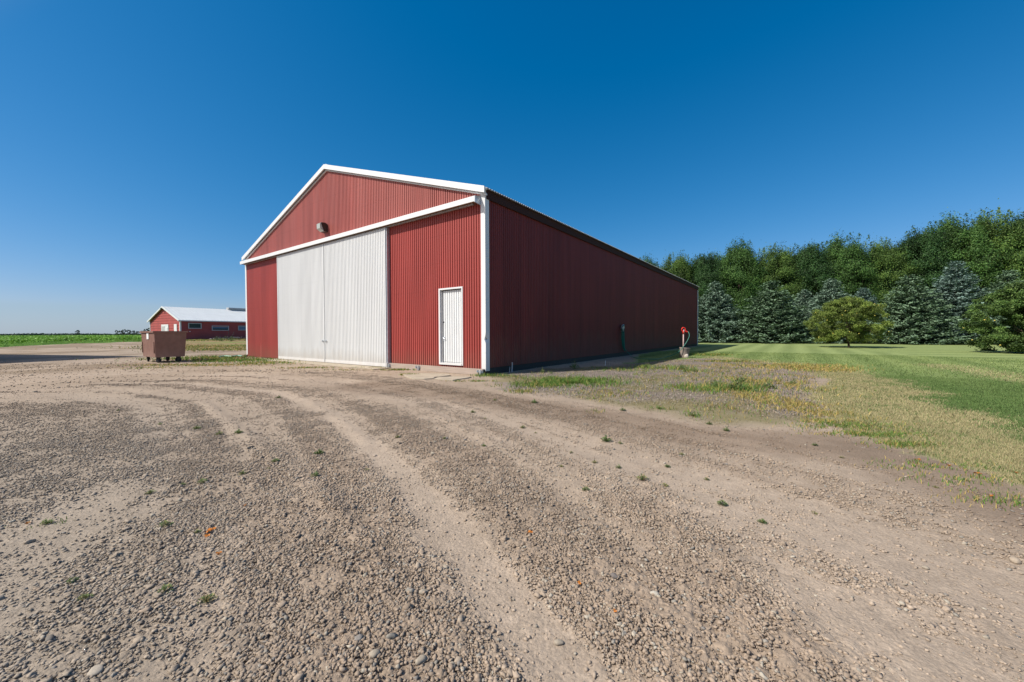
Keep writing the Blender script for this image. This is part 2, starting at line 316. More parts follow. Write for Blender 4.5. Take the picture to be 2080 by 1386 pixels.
gz[near] += soil*((d1*.009*f1*Rk*(.5+crag))+(d2*.004*f2*Rk)+(d3*.012*f3*Rk*Rk*(.4+1.2*c5))+.008*(crag-.5)*f2*(.15+Rk)+.016*(c5-.5)*(.12+Rk)*f3)
del crag, c5
# colours (the soil's, gravel's and turf's own)
def cc(a): return np.array(a, float)
n3 = fbm(gx*.25, gy*.25, 41); n4 = fbm(gx*14, gy*14, 42, 3)
def soilcol(x, y, k):
    r = k['r']; n4 = fbm(x*14, y*14, 42, 3); n5 = fbm(x*.45, y*.45, 48, 3)
    dirt = cc((.330, .259, .196)); packed = cc((.344, .273, .210)); clod = cc((.248, .188, .139)); grey = cc((.265, .232, .19))
    col = dirt+(packed-dirt)*k['sm'][:, None]; col = col+(clod-col)*(sst(.45, 1.0, k['R'])*.62)[:, None]
    left = sst(-.1, -1.0, x/np.maximum(y, .2)+.25)*(1-sst(4, 14, r))
    col = col+(grey-col)*(left*.5)[:, None]
    fl = sst(10, 20, r)*(x < 0)*sst(.40, .62, n5)                       # browner, damper ground far out on the left
    col = col+(cc((.20, .148, .10))-col)*(fl*.75)[:, None]
    col = col+(cc((.175, .125, .088))-col)*(k['loam']*.68*(.6+.8*k['n2']))[:, None]
    col = col*(.84+.32*k['n1'])[:, None]*(.88+.24*n4)[:, None]
    gv = cc((.225, .185, .155))*(.75+.5*fbm(x*9, y*9, 43, 3))[:, None]
    gv = gv+(cc((.19, .165, .055))-gv)*(sst(.42, .68, fbm(x*.8, y*.8, 44))*.6)[:, None]
    return col+(gv-col)*k['weedy'][:, None]
col = soilcol(gx, gy, k); n3 = fbm(gx*.25, gy*.25, 41); n4 = fbm(gx*14, gy*14, 42, 3)
tint = np.ones(len(gx)); tint[near] = 1+((c1-.5)*.22*f1*(d1 > 0))*soil
col *= tint[:, None]
# turf: green, with mown stripes and a sun-dried margin
u_ = (gx-CX)*S[1]-(gy-CY)*S[0]; t_ = (gx-CX)*S[0]+(gy-CY)*S[1]
dry_poly = P((1440,724),(1560,734),(1700,748),(1790,772),(1880,805),(1980,850),(2080,898))+[(9, 1.0), (9, -2), (2, -2)]+P((2080,1130),(1900,1020),(1700,930),(1580,850),(1590,770),(1500,747))
dry_line = P((1900,742),(2000,756),(2080,770),(2300,800))
def dryness(x, y, n1, n2):
    d = sst(-.6, .5, sdpoly(x, y, dry_poly)+(n1-.5)*1.6+(n2-.5)*.8)
    d2 = (1-sst(.2, .9, dline(x, y, dry_line)+(n2-.5)*.8))*.55
    return np.clip(np.maximum(d, d2)*(.45+1.1*n2), 0, 1)
dry = dryness(gx, gy, k['n1'], k['n2'])
stripe = .5+.5*np.sin((gx*.35+gy*.94+.8*(n3-.5))*2*math.pi/2.4); stripe2 = .5+.5*np.sin(u_*2*math.pi/1.25)
far_s = sst(9, 18, rr); stp = np.where(gx*.93-gy*.36 < 10.5, stripe2, stripe)
turf = cc((.13, .175, .055))*(.60+.55*fbm(gx*1.7, gy*1.7, 45))[:, None]
turf = turf+(cc((.265, .315, .12))-turf)*(stp*.42*far_s+.42*far_s)[:, None]
turf = turf+(cc((.31, .265, .13))-turf)*(dry*.85)[:, None]; turf *= (.8+.4*n4)[:, None]
col += (turf-col)*k['lawn'][:, None]
rearc = cc((.235, .17, .085))+(cc((.17, .19, .06))-cc((.235, .17, .085)))*sst(.50, .75, fbm(gx*.5, gy*.5, 46))[:, None]; rearc = rearc*(.75+.5*n4)[:, None]
col += (rearc-col)*k['rear'][:, None]
fieldc = cc((.14, .27, .05))*(.7+.6*fbm(gx*.6, gy*.6, 47))[:, None]
col += (fieldc-col)*k['field'][:, None]
gm = mat('ground', attr=True, rough=0.95, spec=0.12, vary=.22, vscale=40)
N = gm.node_tree.nodes; L = gm.node_tree.links; b = N['Principled BSDF']; tc = [n for n in N if n.type == 'TEX_COORD'][0]
bp = N.new('ShaderNodeBump'); bp.inputs['Distance'].default_value = .007; bp.inputs['Strength'].default_value = 1
vo = N.new('ShaderNodeTexVoronoi'); vo.inputs['Scale'].default_value = 70
n_ = N.new('ShaderNodeTexNoise'); n_.inputs['Scale'].default_value = 60; n_.inputs['Detail'].default_value = 9; n_.inputs['Roughness'].default_value = .7
ad = N.new('ShaderNodeMath'); ad.operation = 'MULTIPLY_ADD'; ad.inputs[1].default_value = -.35
L.new(tc.outputs['Object'], vo.inputs['Vector']); L.new(tc.outputs['Object'], n_.inputs['Vector'])
L.new(vo.outputs['Distance'], ad.inputs[0]); L.new(n_.outputs[0], ad.inputs[2]); L.new(ad.outputs[0], bp.inputs['Height']); L.new(bp.outputs[0], b.inputs['Normal'])
ncol = len(ang); nrow = len(rad); i, j = np.meshgrid(np.arange(nrow-1), np.arange(ncol), indexing='ij')
Fq = np.stack([i*ncol+j, i*ncol+(j+1) % ncol, (i+1)*ncol+(j+1) % ncol, (i+1)*ncol+j], -1).reshape(-1, 4)[:, ::-1]
fz = np.zeros(len(Fq), int); q0 = Fq[:, 0]
fz[k['rear'][q0] > .5] = 3; fz[k['lawn'][q0] > .5] = 1; fz[k['field'][q0] > .5] = 2
V = np.stack([gx, gy, gz], 1)
for z_, nm in enumerate(('dirt_yard', 'lawn', 'crop_field', 'rough_grass_ground')):
    f = Fq[fz == z_]; us, inv = np.unique(f, return_inverse=True)
    tag(mesh_np(nm, V[us], inv.reshape(f.shape), gm, col=col[us], smooth=True), kind='structure')
del V, AA, RR, col, Fq, turf

# ------------------------------------------------------------------ loose pebbles
def ico(sub):
    bm = bmesh.new(); bmesh.ops.create_icosphere(bm, subdivisions=sub, radius=1)
    v = np.array([p.co[:] for p in bm.verts]); f = np.array([[q.index for q in p.verts] for p in bm.faces]); bm.free(); return v, f
def pebbles(n, r0, r1, s0, s1, sub, seed, pick, band=(-58, 58), pw=1.7):
    g = np.random.default_rng(seed); r = np.sqrt(g.uniform(r0*r0, r1*r1, n)); a = np.radians(g.uniform(*band, n))
    x = np.sin(a)*r; y = np.cos(a)*r; kk = masks(x, y)
    keep = g.random(n) < pick(x, y, kk); x = x[keep]; y = y[keep]; kk = {q: v[keep] for q, v in kk.items()}; n = len(x)
    base, f = ico(sub) if sub else (np.array([(1,0,0),(-1,0,0),(0,1,0),(0,-1,0),(0,0,1),(0,0,-1.)]), np.array([(0,2,4),(2,1,4),(1,3,4),(3,0,4),(2,0,5),(1,2,5),(3,1,5),(0,3,5)])); m = len(base)
    s = s0*(s1/s0)**(g.random(n)**pw)
    sc3 = np.stack([s*g.uniform(.8, 1.35, n), s*g.uniform(.65, 1.0, n), s*g.uniform(.4, .75, n)], 1)
    v = base[None]*(1+.30*g.normal(size=(n, m, 1)))*sc3[:, None]
    t = g.normal(0, .25, n); v = np.stack([v[..., 0]*np.cos(t)[:, None]-v[..., 2]*np.sin(t)[:, None], v[..., 1], v[..., 0]*np.sin(t)[:, None]+v[..., 2]*np.cos(t)[:, None]], -1)
    p = g.uniform(0, 6.28, n); cp, sp = np.cos(p)[:, None], np.sin(p)[:, None]
    v = np.stack([v[..., 0]*cp-v[..., 1]*sp, v[..., 0]*sp+v[..., 1]*cp, v[..., 2]], -1)
    z = macro(x, y, kk)+.004*kk['R']+sc3[:, 2]*.35
    v += np.stack([x, y, z], 1)[:, None]
    c = soilcol(x, y, kk)*g.uniform(.84, 1.16, (n, 1))
    pal = np.array([(.33, .285, .225), (.26, .235, .20), (.38, .335, .27), (.29, .225, .17), (.21, .19, .17)]); odd = g.random(n) < .13
    c = np.where(odd[:, None], pal[g.integers(0, len(pal), n)]*g.uniform(.85, 1.1, (n, 1)), c)
    F_ = (f[None]+(np.arange(n)*m)[:, None, None]).reshape(-1, 3)
    return v.reshape(-1, 3), F_, np.repeat(c, m, 0)
def pick_all(x, y, k): return np.clip(.07+1.0*sst(.22, 1.0, k['R'])+.10*(x < -.3*y)*(y < 3), 0, 1)*(.3+.9*sst(.36, .62, fbm(x*6, y*6, 16, 3)))*(1-k['lawn'])*(1-k['field'])*(1-k['rear'])
def pick_weedy(x, y, k): return k['weedy']
def pick_left(x, y, k): return pick_all(x, y, k)*np.where(x < .25*y-.1, 1, .25)
Vs, Fs, Cs, off = [], [], [], 0
for a in ((260000, 1.0, 3.0, .0017, .0100, 1, 1, pick_all, (-58, 58), 2.1), (1300, 1.0, 4.0, .009, .018, 2, 2, pick_left), (300000, 2.8, 6, .0028, .0105, 1, 3, pick_all, (-58, 58), 2.1), (260000, 5.7, 12, .005, .013, 0, 4, pick_all, (-58, 58), 2.0), (60000, 11.5, 22, .012, .026, 0, 8, pick_all),
          (4000, 11, 26, .016, .03, 1, 5, pick_all, (-58, 0)), (90000, 6, 18, .009, .020, 0, 6, pick_weedy, (0, 45))):
    v, f, c = pebbles(*a); Vs.append(v); Fs.append(f+off); Cs.append(c); off += len(v)
tag(mesh_np('gravel', np.concatenate(Vs), np.concatenate(Fs), M['stone'], col=np.concatenate(Cs)),
    'loose pebbles and small clods scattered over the tan dirt yard', 'gravel', kind='stuff')
# larger stones one can point at
big = [(850,1153,.020,'tan upright stone left of the middle of the foreground'),(860,1206,.019,'rounded tan stone just below the upright one'),(935,1261,.019,'rounded stone in the centre foreground'),
       (855,1349,.022,'smooth pale stone near the bottom edge, left of centre'),(281,1304,.020,'oval grey stone in the lower left foreground'),(195,1366,.036,'flat pale slab-like stone at the bottom left'),
       (463,1235,.019,'round tan stone right of the sparse weeds at lower left'),(760,1338,.022,'brown stone at the bottom edge left of centre'),(60,1101,.021,'thin flat grey stone at the left edge'),
       (508,912,.030,'dark charcoal stone beside the rough wheel ridge'),(930,1345,.016,'small pale stone beside the bottom centre'),(918,1357,.016,'flat pale stone lowest in the bottom centre'),
       (1010,1120,.013,'small pale stone in the smooth track, centre foreground'),(1248,1178,.020,'brown lump at the edge of the rough ridge, right of centre'),(1330,1215,.019,'brown clod below the lump at the ridge edge'),(100,1300,.019,'oval stone at the far left bottom'),(555,1275,.016,'rounded stone between the oval grey one and the weeds at the bottom'),(1880,1150,.016,'flat pale stone low on the smooth right-hand track'),
       (385,1095,.014,'small grey stone in the left foreground'),(1135,1300,.018,'dark angular stone right of the bottom centre'),(2062,1140,.028,'flat whitish stone at the right edge'),(905,1152,.015,'small dark stone right of the upright tan stone')]
for n, (px, py, s, lb) in enumerate(big):
    g = np.random.default_rng(500+n); v, f = ico(3); fl = .62 if s < .03 else .32
    s *= .66 if n == 5 else .85; q = np.abs(v@g.normal(size=(3, 9))); v = v*(1.1-.16*np.max(q, 1)[:, None]*.7+.10*np.sin(v[:, [1]]*2.3+n)+.07*np.sin(v[:, [0]]*4.1+n*2))+g.normal(0, .012, v.shape); v = v*s*np.array([1.15, .85, fl if n else .95])
    a = g.uniform(0, 3); v = np.stack([v[:, 0]*math.cos(a)-v[:, 1]*math.sin(a), v[:, 0]*math.sin(a)+v[:, 1]*math.cos(a), v[:, 2]], 1)
    c = {9: (.06, .058, .055), 5: (.36, .31, .25), 14: (.38, .345, .29), 13: (.15, .13, .12), 15: (.16, .14, .12)}.get(n, (.335, .27, .205) if n % 2 == 0 else (.30, .255, .20))
    wx, wy = G(px, py); o = mesh_np('stone', v, f, M['stone'], col=np.tile(c, (len(v), 1)), smooth=True)
    o.location = (wx, wy, H(wx, wy)+s*.22+.002); tag(o, lb, 'stone', 'larger stones in the yard')

# ------------------------------------------------------------------ grass
def blades(x, y, z, h, wd, col, g, lean=.5, seg=2):
    """each blade a bent tapering strip of two quads/one tip"""
    n = len(x); a = g.uniform(0, 6.283, n); b = g.uniform(0, 6.283, n); ln = h*lean*g.uniform(.2, 1.3, n)
    dx, dy = np.cos(a)*wd/2, np.sin(a)*wd/2; lx, ly = np.cos(b)*ln, np.sin(b)*ln
    z0 = z-.01
    V = np.stack([np.stack([x-dx, y-dy, z0], 1), np.stack([x+dx, y+dy, z0], 1),
                  np.stack([x+lx*.35+dx*.8, y+ly*.35+dy*.8, z+h*.6], 1), np.stack([x+lx*.35-dx*.8, y+ly*.35-dy*.8, z+h*.6], 1),
                  np.stack([x+lx+dx*.12, y+ly+dy*.12, z+h], 1), np.stack([x+lx-dx*.12, y+ly-dy*.12, z+h], 1)], 1)
    F_ = (np.array([[0, 1, 2, 3], [3, 2, 4, 5]])[None]+(np.arange(n)*6)[:, None, None]).reshape(-1, 4)
    return V.reshape(-1, 3), F_, np.repeat(col, 6, 0)
def scatter(n, r0, r1, a0, a1, g): r = np.sqrt(g.uniform(r0*r0, r1*r1, n)); a = np.radians(g.uniform(a0, a1, n)); return np.sin(a)*r, np.cos(a)*r
g = np.random.default_rng(21); Vs, Fs, Cs, off = [], [], [], 0
for n, r0, r1, hh, wd in ((190000, 3.0, 6.5, .024, .0030), (240000, 6.5, 13, .026, .0058), (90000, 13, 24, .030, .014)):
    x, y = scatter(n, r0, r1, 18, 60, g); kk = masks(x, y); m = (g.random(n) < kk['lawn']**1.5*(.55+.6*fbm(x*5, y*5, 55))); x, y = x[m], y[m]; kk = {q: v[m] for q, v in kk.items()}; n = len(x)
    dr = dryness(x, y, kk['n1'], kk['n2']); isd = g.random(n) < dr*.85; fs = sst(9, 18, kk['r'])
    uu = (x-CX)*S[1]-(y-CY)*S[0]; st_ = np.where(x*.93-y*.36 < 10.5, .5+.5*np.sin(uu*2*math.pi/1.25), .5+.5*np.sin((x*.35+y*.94)*2*math.pi/2.4))
    cg = np.array((.115, .185, .055))*(.7+.6*g.random((n, 1))); cg = cg+(np.array((.265, .32, .12))-cg)*(fs*(.36+.44*st_))[:, None]
    cd = np.array((.40, .345, .19))*(.7+.5*g.random((n, 1))); c = np.where(isd[:, None], cd, cg)
    h_ = hh*g.uniform(.4, 1.2, n)*(.6+.8*fbm(x*3, y*3, 56))
    v, f, c = blades(x, y, macro(x, y, kk), h_, wd*g.uniform(.7, 1.2, n), c, g, .8); Vs.append(v); Fs.append(f+off); Cs.append(c); off += len(v)
tag(mesh_np('lawn_grass', np.concatenate(Vs), np.concatenate(Fs), M['blade'], col=np.concatenate(Cs)), 'short mown lawn grass, green with a sun-dried yellow margin', 'grass', kind='stuff')
# sparse weeds and volunteer grass in the gravel and along the barn foot
spots = [  # px, py, rx, ry in world metres, count, dryness, height
 (1170,776,.9,.30,5200,.12,.085),(1100,783,.7,.18,2000,.2,.06),(1060,797,.25,.10,350,.5,.06),(1250,800,.6,.25,900,.6,.05),(1420,790,.6,.3,1300,.25,.09),(1500,790,.4,.25,900,.2,.12),(1360,748,.6,.3,600,.25,.09),
 (1400,755,.5,.3,500,.3,.09),(1310,748,.3,.25,300,.2,.10),(1570,780,.7,.5,2000,.7,.07),(1600,745,1.6,.4,3000,.75,.07),(1640,750,1.0,.4,2400,.8,.07),(1560,810,.5,.5,2200,.85,.055),(1620,830,.4,.4,2000,.8,.05),
 (1500,830,.5,.3,500,.6,.05),(1730,868,.5,.18,1600,.25,.035),(1790,885,.4,.14,1400,.2,.035),(1840,905,.3,.10,800,.3,.035),(1680,858,.3,.12,600,.5,.03),(1340,833,.10,.06,90,.2,.06),(1410,845,.12,.08,120,.2,.05),
 (1210,838,.10,.06,60,.4,.05),(1700,880,.5,.1,350,.8,.02),(1900,945,.4,.12,500,.35,.025),(1960,975,.35,.10,450,.4,.03),(2040,1020,.3,.08,260,.3,.03),(1850,950,.3,.1,160,.4,.02),(1990,1000,.3,.1,120,.4,.02),
 (420,728,2.2,.7,2600,.25,.08),(480,733,1.6,.5,2200,.15,.08),(540,738,1.2,.3,1200,.4,.06),(350,742,1.6,.25,900,.6,.04),(300,748,.6,.2,250,.6,.04),(450,742,1.5,.3,1000,.65,.04),(620,748,.8,.12,400,.5,.05),
 (700,752,.8,.1,200,.5,.03),(810,752,.5,.08,500,.4,.05),(830,762,.3,.06,300,.3,.05),(760,748,.6,.06,250,.5,.05),(990,764,.4,.1,350,.2,.07),(960,775,.5,.1,350,.4,.04),(1030,765,.5,.15,200,.3,.06),
 (420,705,5,2.0,2200,.6,.10),(470,710,4,1.5,1800,.45,.10),(440,695,7,3,2600,.55,.14),(1260,752,.7,.3,400,.25,.07),(1450,770,1.0,.5,900,.6,.05),(1200,798,.8,.25,450,.7,.04),(1530,760,1.2,.5,1000,.7,.05),
 (90,1062,.10,.05,80,.2,.02),(1440,722,.9,.5,1300,.35,.09),(1480,735,1.2,.4,1200,.5,.07)]
Vs, Fs, Cs, off = [], [], [], 0
bx0, by0 = CX, CY
for px, py, rx, ry, n, dr, hh in spots:
    cx, cy = G(px, py); d = math.hypot(cx, cy); a = g.normal(0, .55, n); b_ = g.normal(0, .55, n)
    far_k = 2.2 if 740 < py < 850 and 980 < px < 1660 else 2.0 if px < 900 and py < 770 else 1.0
    x = cx+a*rx; y = cy+b_*ry*far_k
    q = fbm(x*6/max(hh*14, .5), y*6/max(hh*14, .5), 77); m = q > .42; x, y = x[m], y[m]
    ux = (x-CX)*S[1]-(y-CY)*S[0]; ty = (x-CX)*S[0]+(y-CY)*S[1]; m = ~((ux < .05) & (ux > -W_-.05) & (ty > -.08) & (ty < L_)); x, y = x[m], y[m]; n = len(x)
    if not n: continue
    isd = g.random(n) < dr; c = np.where(isd[:, None], np.array((.40, .30, .10))*(.7+.6*g.random((n, 1))), np.array((.12, .21, .04))*(.7+.6*g.random((n, 1))))
    v, f, c = blades(x, y, macro(x, y), hh*g.uniform(.4, 1.2, n), max(.004, .0011*d)*g.uniform(.7, 1.3, n), c, g, .9); Vs.append(v); Fs.append(f+off); Cs.append(c); off += len(v)
x, y = scatter(60000, 5, 16, 0, 45, g); kk = masks(x, y); q = fbm(x*1.6, y*1.6, 78); q2 = fbm(x*7, y*7, 79); m = (kk['weedy'] > .5) & (g.random(len(x)) < sst(.45, .7, q)*sst(.4, .6, q2)); x, y = x[m], y[m]; n = len(x)
isd = g.random(n) < .3+.6*sst(3.5, 6.5, x); c = np.where(isd[:, None], np.array((.42, .31, .11))*(.7+.6*g.random((n, 1))), np.array((.15, .22, .05))*(.7+.6*g.random((n, 1))))
v, f, c = blades(x, y, macro(x, y), .05*g.uniform(.3, 1.2, n), .008*g.uniform(.7, 1.3, n), c, g, 1.0); Vs.append(v); Fs.append(f+off); Cs.append(c)
tag(mesh_np('sparse_grass', np.concatenate(Vs), np.concatenate(Fs), M['blade'], col=np.concatenate(Cs)), 'thin green and yellowed grass growing through the gravel round the barn', 'grass', kind='stuff')

# single weeds
def weed_mesh(seed, tall, n, wd, dryf=.1):
    g = np.random.default_rng(seed); a = g.uniform(0, 6.28, n); rad_ = g.random(n)**.7; z = tall*(.15+.85*(1-rad_)*g.random(n)); x = np.cos(a)*rad_*.5; y = np.sin(a)*rad_*.5
    x *= max(tall, .5*tall+.03); y *= max(tall, .5*tall+.03)
    ax = np.stack([np.cos(a), np.sin(a), g.uniform(.1, 1.3, n)], 1); ax /= np.linalg.norm(ax, axis=1)[:, None]
    sd = np.stack([-np.sin(a), np.cos(a), g.normal(0, .3, n)], 1); L0 = (wd*g.uniform(2, 4, n))[:, None]; p = np.stack([x, y, z], 1)
    V = np.stack([p, p+ax*L0*.45+sd*wd, p+ax*L0, p+ax*L0*.45-sd*wd], 1).reshape(-1, 3); F_ = np.arange(4*n).reshape(-1, 4)
    Vs_ = np.stack([p*0+[-.0012, 0, -.004], p*0+[.0012, 0, -.004], p+ax*L0*.1+[.0008, 0, 0], p+ax*L0*.1-[.0008, 0, 0]], 1).reshape(-1, 3); V = np.concatenate([V, Vs_]); F_ = np.arange(8*n).reshape(-1, 4)
    c = np.where(g.random((n, 1)) < dryf, np.array((.34, .27, .13)), np.array((.13, .185, .065)))*(.7+.6*g.random((n, 1)))
    me = mesh_np('weed', V, F_, M['blade'], col=np.concatenate([np.repeat(c, 4, 0), np.repeat(c, 4, 0)])); d = me.data; bpy.data.objects.remove(me); return d
weed_m = [weed_mesh(1, .06, 90, .0045), weed_mesh(2, .05, 70, .004, .3), weed_mesh(3, .045, 60, .0035, .5)]; tall_m = [weed_mesh(4, .30, 120, .014), weed_mesh(5, .22, 100, .012)]
wl = [(400,872,1.5,0),(445,884,1.5,1),(485,883,1.1,0),(560,942,1.1,0),(648,922,1.2,0),(640,970,1.2,0),(492,966,1.0,1),(412,980,.9,0),(305,1000,1.0,1),(335,1068,1.1,1),(400,1082,.9,1),(95,1062,.9,0),(370,985,.6,0),(545,955,.6,1),
      (147,1182,.6,0),(172,1216,.9,1),(335,1203,1.1,1),(420,1220,1.0,2),(450,1360,.3,0),(1062,868,1.1,1),(1140,948,.9,2),(1190,997,.9,0),(1208,938,.8,2),(1256,948,.8,0),(1232,897,1.5,0),(1260,902,1.0,1),(1305,972,1.6,2),(1350,985,.9,2),(1356,948,.8,0),
      (1385,925,.8,1),(1088,878,.8,2),(1435,972,.7,1),(1467,1022,.9,0),(1548,1058,.8,0),(1655,1040,.6,2),(983,907,.8,0),(903,893,.9,1),(808,890,.8,1),(745,955,.9,2),(960,838,1.2,1),(985,850,1.1,2),(566,808,1.4,0),(1085,820,1.4,0),(1160,918,.7,1),(325,862,.8,0),
      (240,835,.9,0),(1005,815,1.2,1),(1265,835,1.3,0),(1440,862,1.2,0),(1475,875,1.1,0),(1340,832,1.4,0),(1408,846,1.4,0),(1655,905,.7,0),(1900,990,.7,2),(1710,930,.7,2)]
wlab = {4: 'low green weed in the dirt left of the centre of the photo', }
for n, (px, py, s, kd) in enumerate(wl):
    wx, wy = G(px, py); o = link('weed', weed_m[kd], None); o.location = (wx, wy, H(wx, wy)); s *= .62+.3*((n*7) % 5)/5; o.scale = (s*1.3, s*1.1, s*.85); o.rotation_euler = (0, 0, n*1.7)
    tag(o, ('small bright green weed', 'small dull green weed', 'small half-dried weed')[kd]+' rooted alone in the bare dirt yard', 'weed', ('green', 'dull green', 'half-dried')[kd]+' weeds dotted over the dirt yard')
for n, (px, py, s, kd, lb) in enumerate([(1167,750,1.1,0,'tall broad-leaved weed at the shadow edge, middle of the barn side'),(1102,758,.8,1,'leafy weed at the shadow edge, nearest the barn corner'),(1120,760,.45,1,'small weed just right of the leafy weed near the barn corner'),
      (1385,752,.8,0,'bushy weed in the gravel in front of the clay tile'),(1410,756,.8,1,'spreading weed right of the bushy one below the clay tile'),(1498,795,1.4,1,'tall narrow green weed standing in the middle of the gravel'),(1508,780,.9,0,'green weed just behind the tall narrow one'),
      (1560,790,.8,0,'dark green weed by the yellowed patch'),(1312,748,.8,1,'leafy weed in the gravel below the hose'),(1450,790,.8,0,'low bushy weed in the gravel, left of the tall narrow one'),(1610,783,.8,1,'dark weed near the edge of the dry turf')]):
    wx, wy = G(px, py); o = link('weed', tall_m[kd], None); o.location = (wx, wy, H(wx, wy)); o.scale = (s*.8, s*.8, s); o.rotation_euler = (0, 0, n*2.1); tag(o, lb, 'weed', 'taller weeds in the gravel strip')

# fallen orange leaves
def leaf_quads(p, size, g, up=.4, asp=.6, axis=None, out=None):
    n = len(p); nrm = g.normal(size=(n, 3))*(1 if out is None else .75)+(0 if out is None else out); nrm[:, 2] = (np.abs(nrm[:, 2]) if out is None else nrm[:, 2])+up; nrm /= np.linalg.norm(nrm, axis=1)[:, None]
    t = g.normal(size=(n, 3)) if axis is None else axis+g.normal(0, .35, (n, 3)); t -= nrm*np.sum(t*nrm, 1)[:, None]; t /= np.linalg.norm(t, axis=1)[:, None]+1e-9
    b_ = np.cross(nrm, t); s = (size*g.uniform(.6, 1.25, n))[:, None]
    return np.stack([p-t*s*.5, p+b_*s*.5*asp+t*s*.05, p+t*s*.5, p-b_*s*.5*asp+t*s*.05], 1).reshape(-1, 3), np.arange(4*n).reshape(-1, 4)
lv, lf = leaf_quads(np.zeros((5, 3))+RNG.normal(0, .012, (5, 3))*[1, 1, .3], .026, RNG); lm = mat('dry_leaf', (.42, .14, .02), .7, .2, vary=.3, vscale=30)
lme = mesh_np('fallen_leaf', lv, lf, lm); ldat = lme.data; bpy.data.objects.remove(lme)
for n, (px, py, s) in enumerate([(428,1079,1),(422,1088,.6),(498,1030,.5),(55,1064,.6),(1075,1090,.7),(1178,1195,.4),(1865,935,.9),(1925,946,.8),(1985,963,.9),(2015,1010,.5),(1250,1253,.3),(445,1125,.5),(2060,960,.8)]):
    wx, wy = G(px, py); o = link('fallen_leaf', ldat, None); o.location = (wx, wy, H(wx, wy)+.012); o.scale = (s*1.3,)*3; o.rotation_euler = (0, 0, n*1.3)
    tag(o, 'crumpled orange dead leaf lying on the dirt', 'leaf', 'orange dead leaves on the ground')

# ------------------------------------------------------------------ the big barn
barn = thing('barn', 'large red corrugated steel barn with tall white sliding doors', 'barn', (CX, CY, 0), -A_)
EV, RG = 4.62, 7.02                      # eave and ridge heights of the sheet
def ztop(x): return EV+(RG-EV)*(1-abs(x+W_/2)/(W_/2))
PIT = .0847; PROF = ((0, 0), (.007, 0), (.013, .026), (.068, .026), (.075, 0))
def corrug(x0, x1, z0, z1, at, flip=1, axis='x', dep=1.0):
    """sheet of vertical ribs; z0/z1 functions or numbers; 'at' is the plane; ribs stand out by flip"""
    xs = []; n0 = math.floor(x0/PIT)
    for q in range(n0, math.ceil(x1/PIT)+1):
        for a, d in PROF:
            xx = q*PIT+a
            if x0 < xx < x1: xs.append((xx, d*dep))
    pf = lambda v: float(np.interp(v % PIT, [a for a, d in PROF]+[PIT], [d for a, d in PROF]+[0]))*dep
    xs = [(x0, pf(x0))]+xs+[(x1, pf(x1))]
    if not isinstance(z0, (int, float)): pass
    f0 = z0 if callable(z0) else (lambda q: z0); f1 = z1 if callable(z1) else (lambda q: z1)
    V = []
    for xx, d in xs:
        for z in (f0(xx), f1(xx)):
            V.append((xx, at+flip*d, z) if axis == 'x' else (at+flip*d, xx, z))
    F_ = [(2*q, 2*q+2, 2*q+3, 2*q+1) for q in range(len(xs)-1)]
    m = MB(); m.add(V, F_); return m
def sheet(mb, name, m, parent=barn):
    me = bpy.data.meshes.new(name); me.from_pydata(mb.v, [], mb.f); me.update(); return link(name, me, m, parent)
HD = 4.33                                  # underside of the track cover
D1, D2, D3 = -3.83, -7.41, -11.10           # edges of the sliding doors
DL, DR, DB, DT = -1.625, -.745, .225, 2.235      # walk-in door opening
m = corrug(-W_+.02, -.02, HD-.05, lambda x: ztop(x)-.03, 0, -1); sheet(m, 'gable_wall', M['red_gable'])
m = corrug(-W_+.02, DL, lambda x: .02 if x < D3 else .15, HD-.05, 0, -1); m2 = corrug(DR, -.02, .15, HD-.05, 0, -1); m3 = corrug(DL, DR, DT, HD-.05, 0, -1); m4 = corrug(DL, DR, .15, DB, 0, -1)
for q in (m2, m3, m4): m.add(q.v, q.f)
sheet(m, 'front_wall', M['red'])
sheet(corrug(.02, L_-.02, .17, EV-.0, 0, 1, 'y', .45), 'side_wall', M['red_shaded'])
sheet(corrug(.02, L_-.02, .17, EV, -W_, -1, 'y'), 'side_wall', M['red_shaded'])
sheet(corrug(-W_+.02, -.02, .17, lambda x: ztop(x)-.03, L_, 1), 'rear_wall', M['red_shaded'])
MB().box(-.06, -.015, .05, L_-.03, -.1, .24).box(-W_+.02, -W_+.06, .05, L_-.03, -.1, .2).box(-W_+.1, -.1, L_-.06, L_-.02, -.1, .2).build('foundation_board', M['dark'], barn)
# inner lining keeps daylight out
MB().box(-W_+.08, -.08, .25, .28, 0, EV-.1).box(-.12, -.09, .3, L_-.1, 0, EV-.1).build('inner_lining', M['dark'], barn)
# roof: corrugated sheets down each slope
def roof_side(sg):
    ov = .13; V = []; ys = []
    q = -.06
    while q < L_+.08:
        for a, d in ((0, 0), (.02, .018), (.055, .018), (.075, 0)):
            if q+a < L_+.08: ys.append((q+a, d))
        q += .1
    sl = (RG-EV)/(W_/2)
    for yy, d in ys:
        for x in ((ov if sg > 0 else -W_-ov), -W_/2):
            z = RG+.05-sl*abs(x+W_/2)+d; V.append((x, yy, z))
    n = len(V); V += [(p[0], p[1], p[2]-.02) for p in V]
    F_ = [(2*q, 2*q+2, 2*q+3, 2*q+1) for q in range(len(ys)-1)]+[(n+2*q, n+2*q+2, n+2*q+3, n+2*q+1) for q in range(len(ys)-1)]
    F_ += [(2*q, 2*q+2, n+2*q+2, n+2*q) for q in range(len(ys)-1)]
    mb = MB(); mb.add(V, F_); sheet(mb, 'roof_slope', M['roof'])
roof_side(1); roof_side(-1)
MB().prism([(-W_/2-.3, RG-.02), (-W_/2, RG+.11), (-W_/2+.3, RG-.02), (-W_/2, RG+.08)], -.07, L_+.08).build('ridge_cap', M['roof_white'], barn)
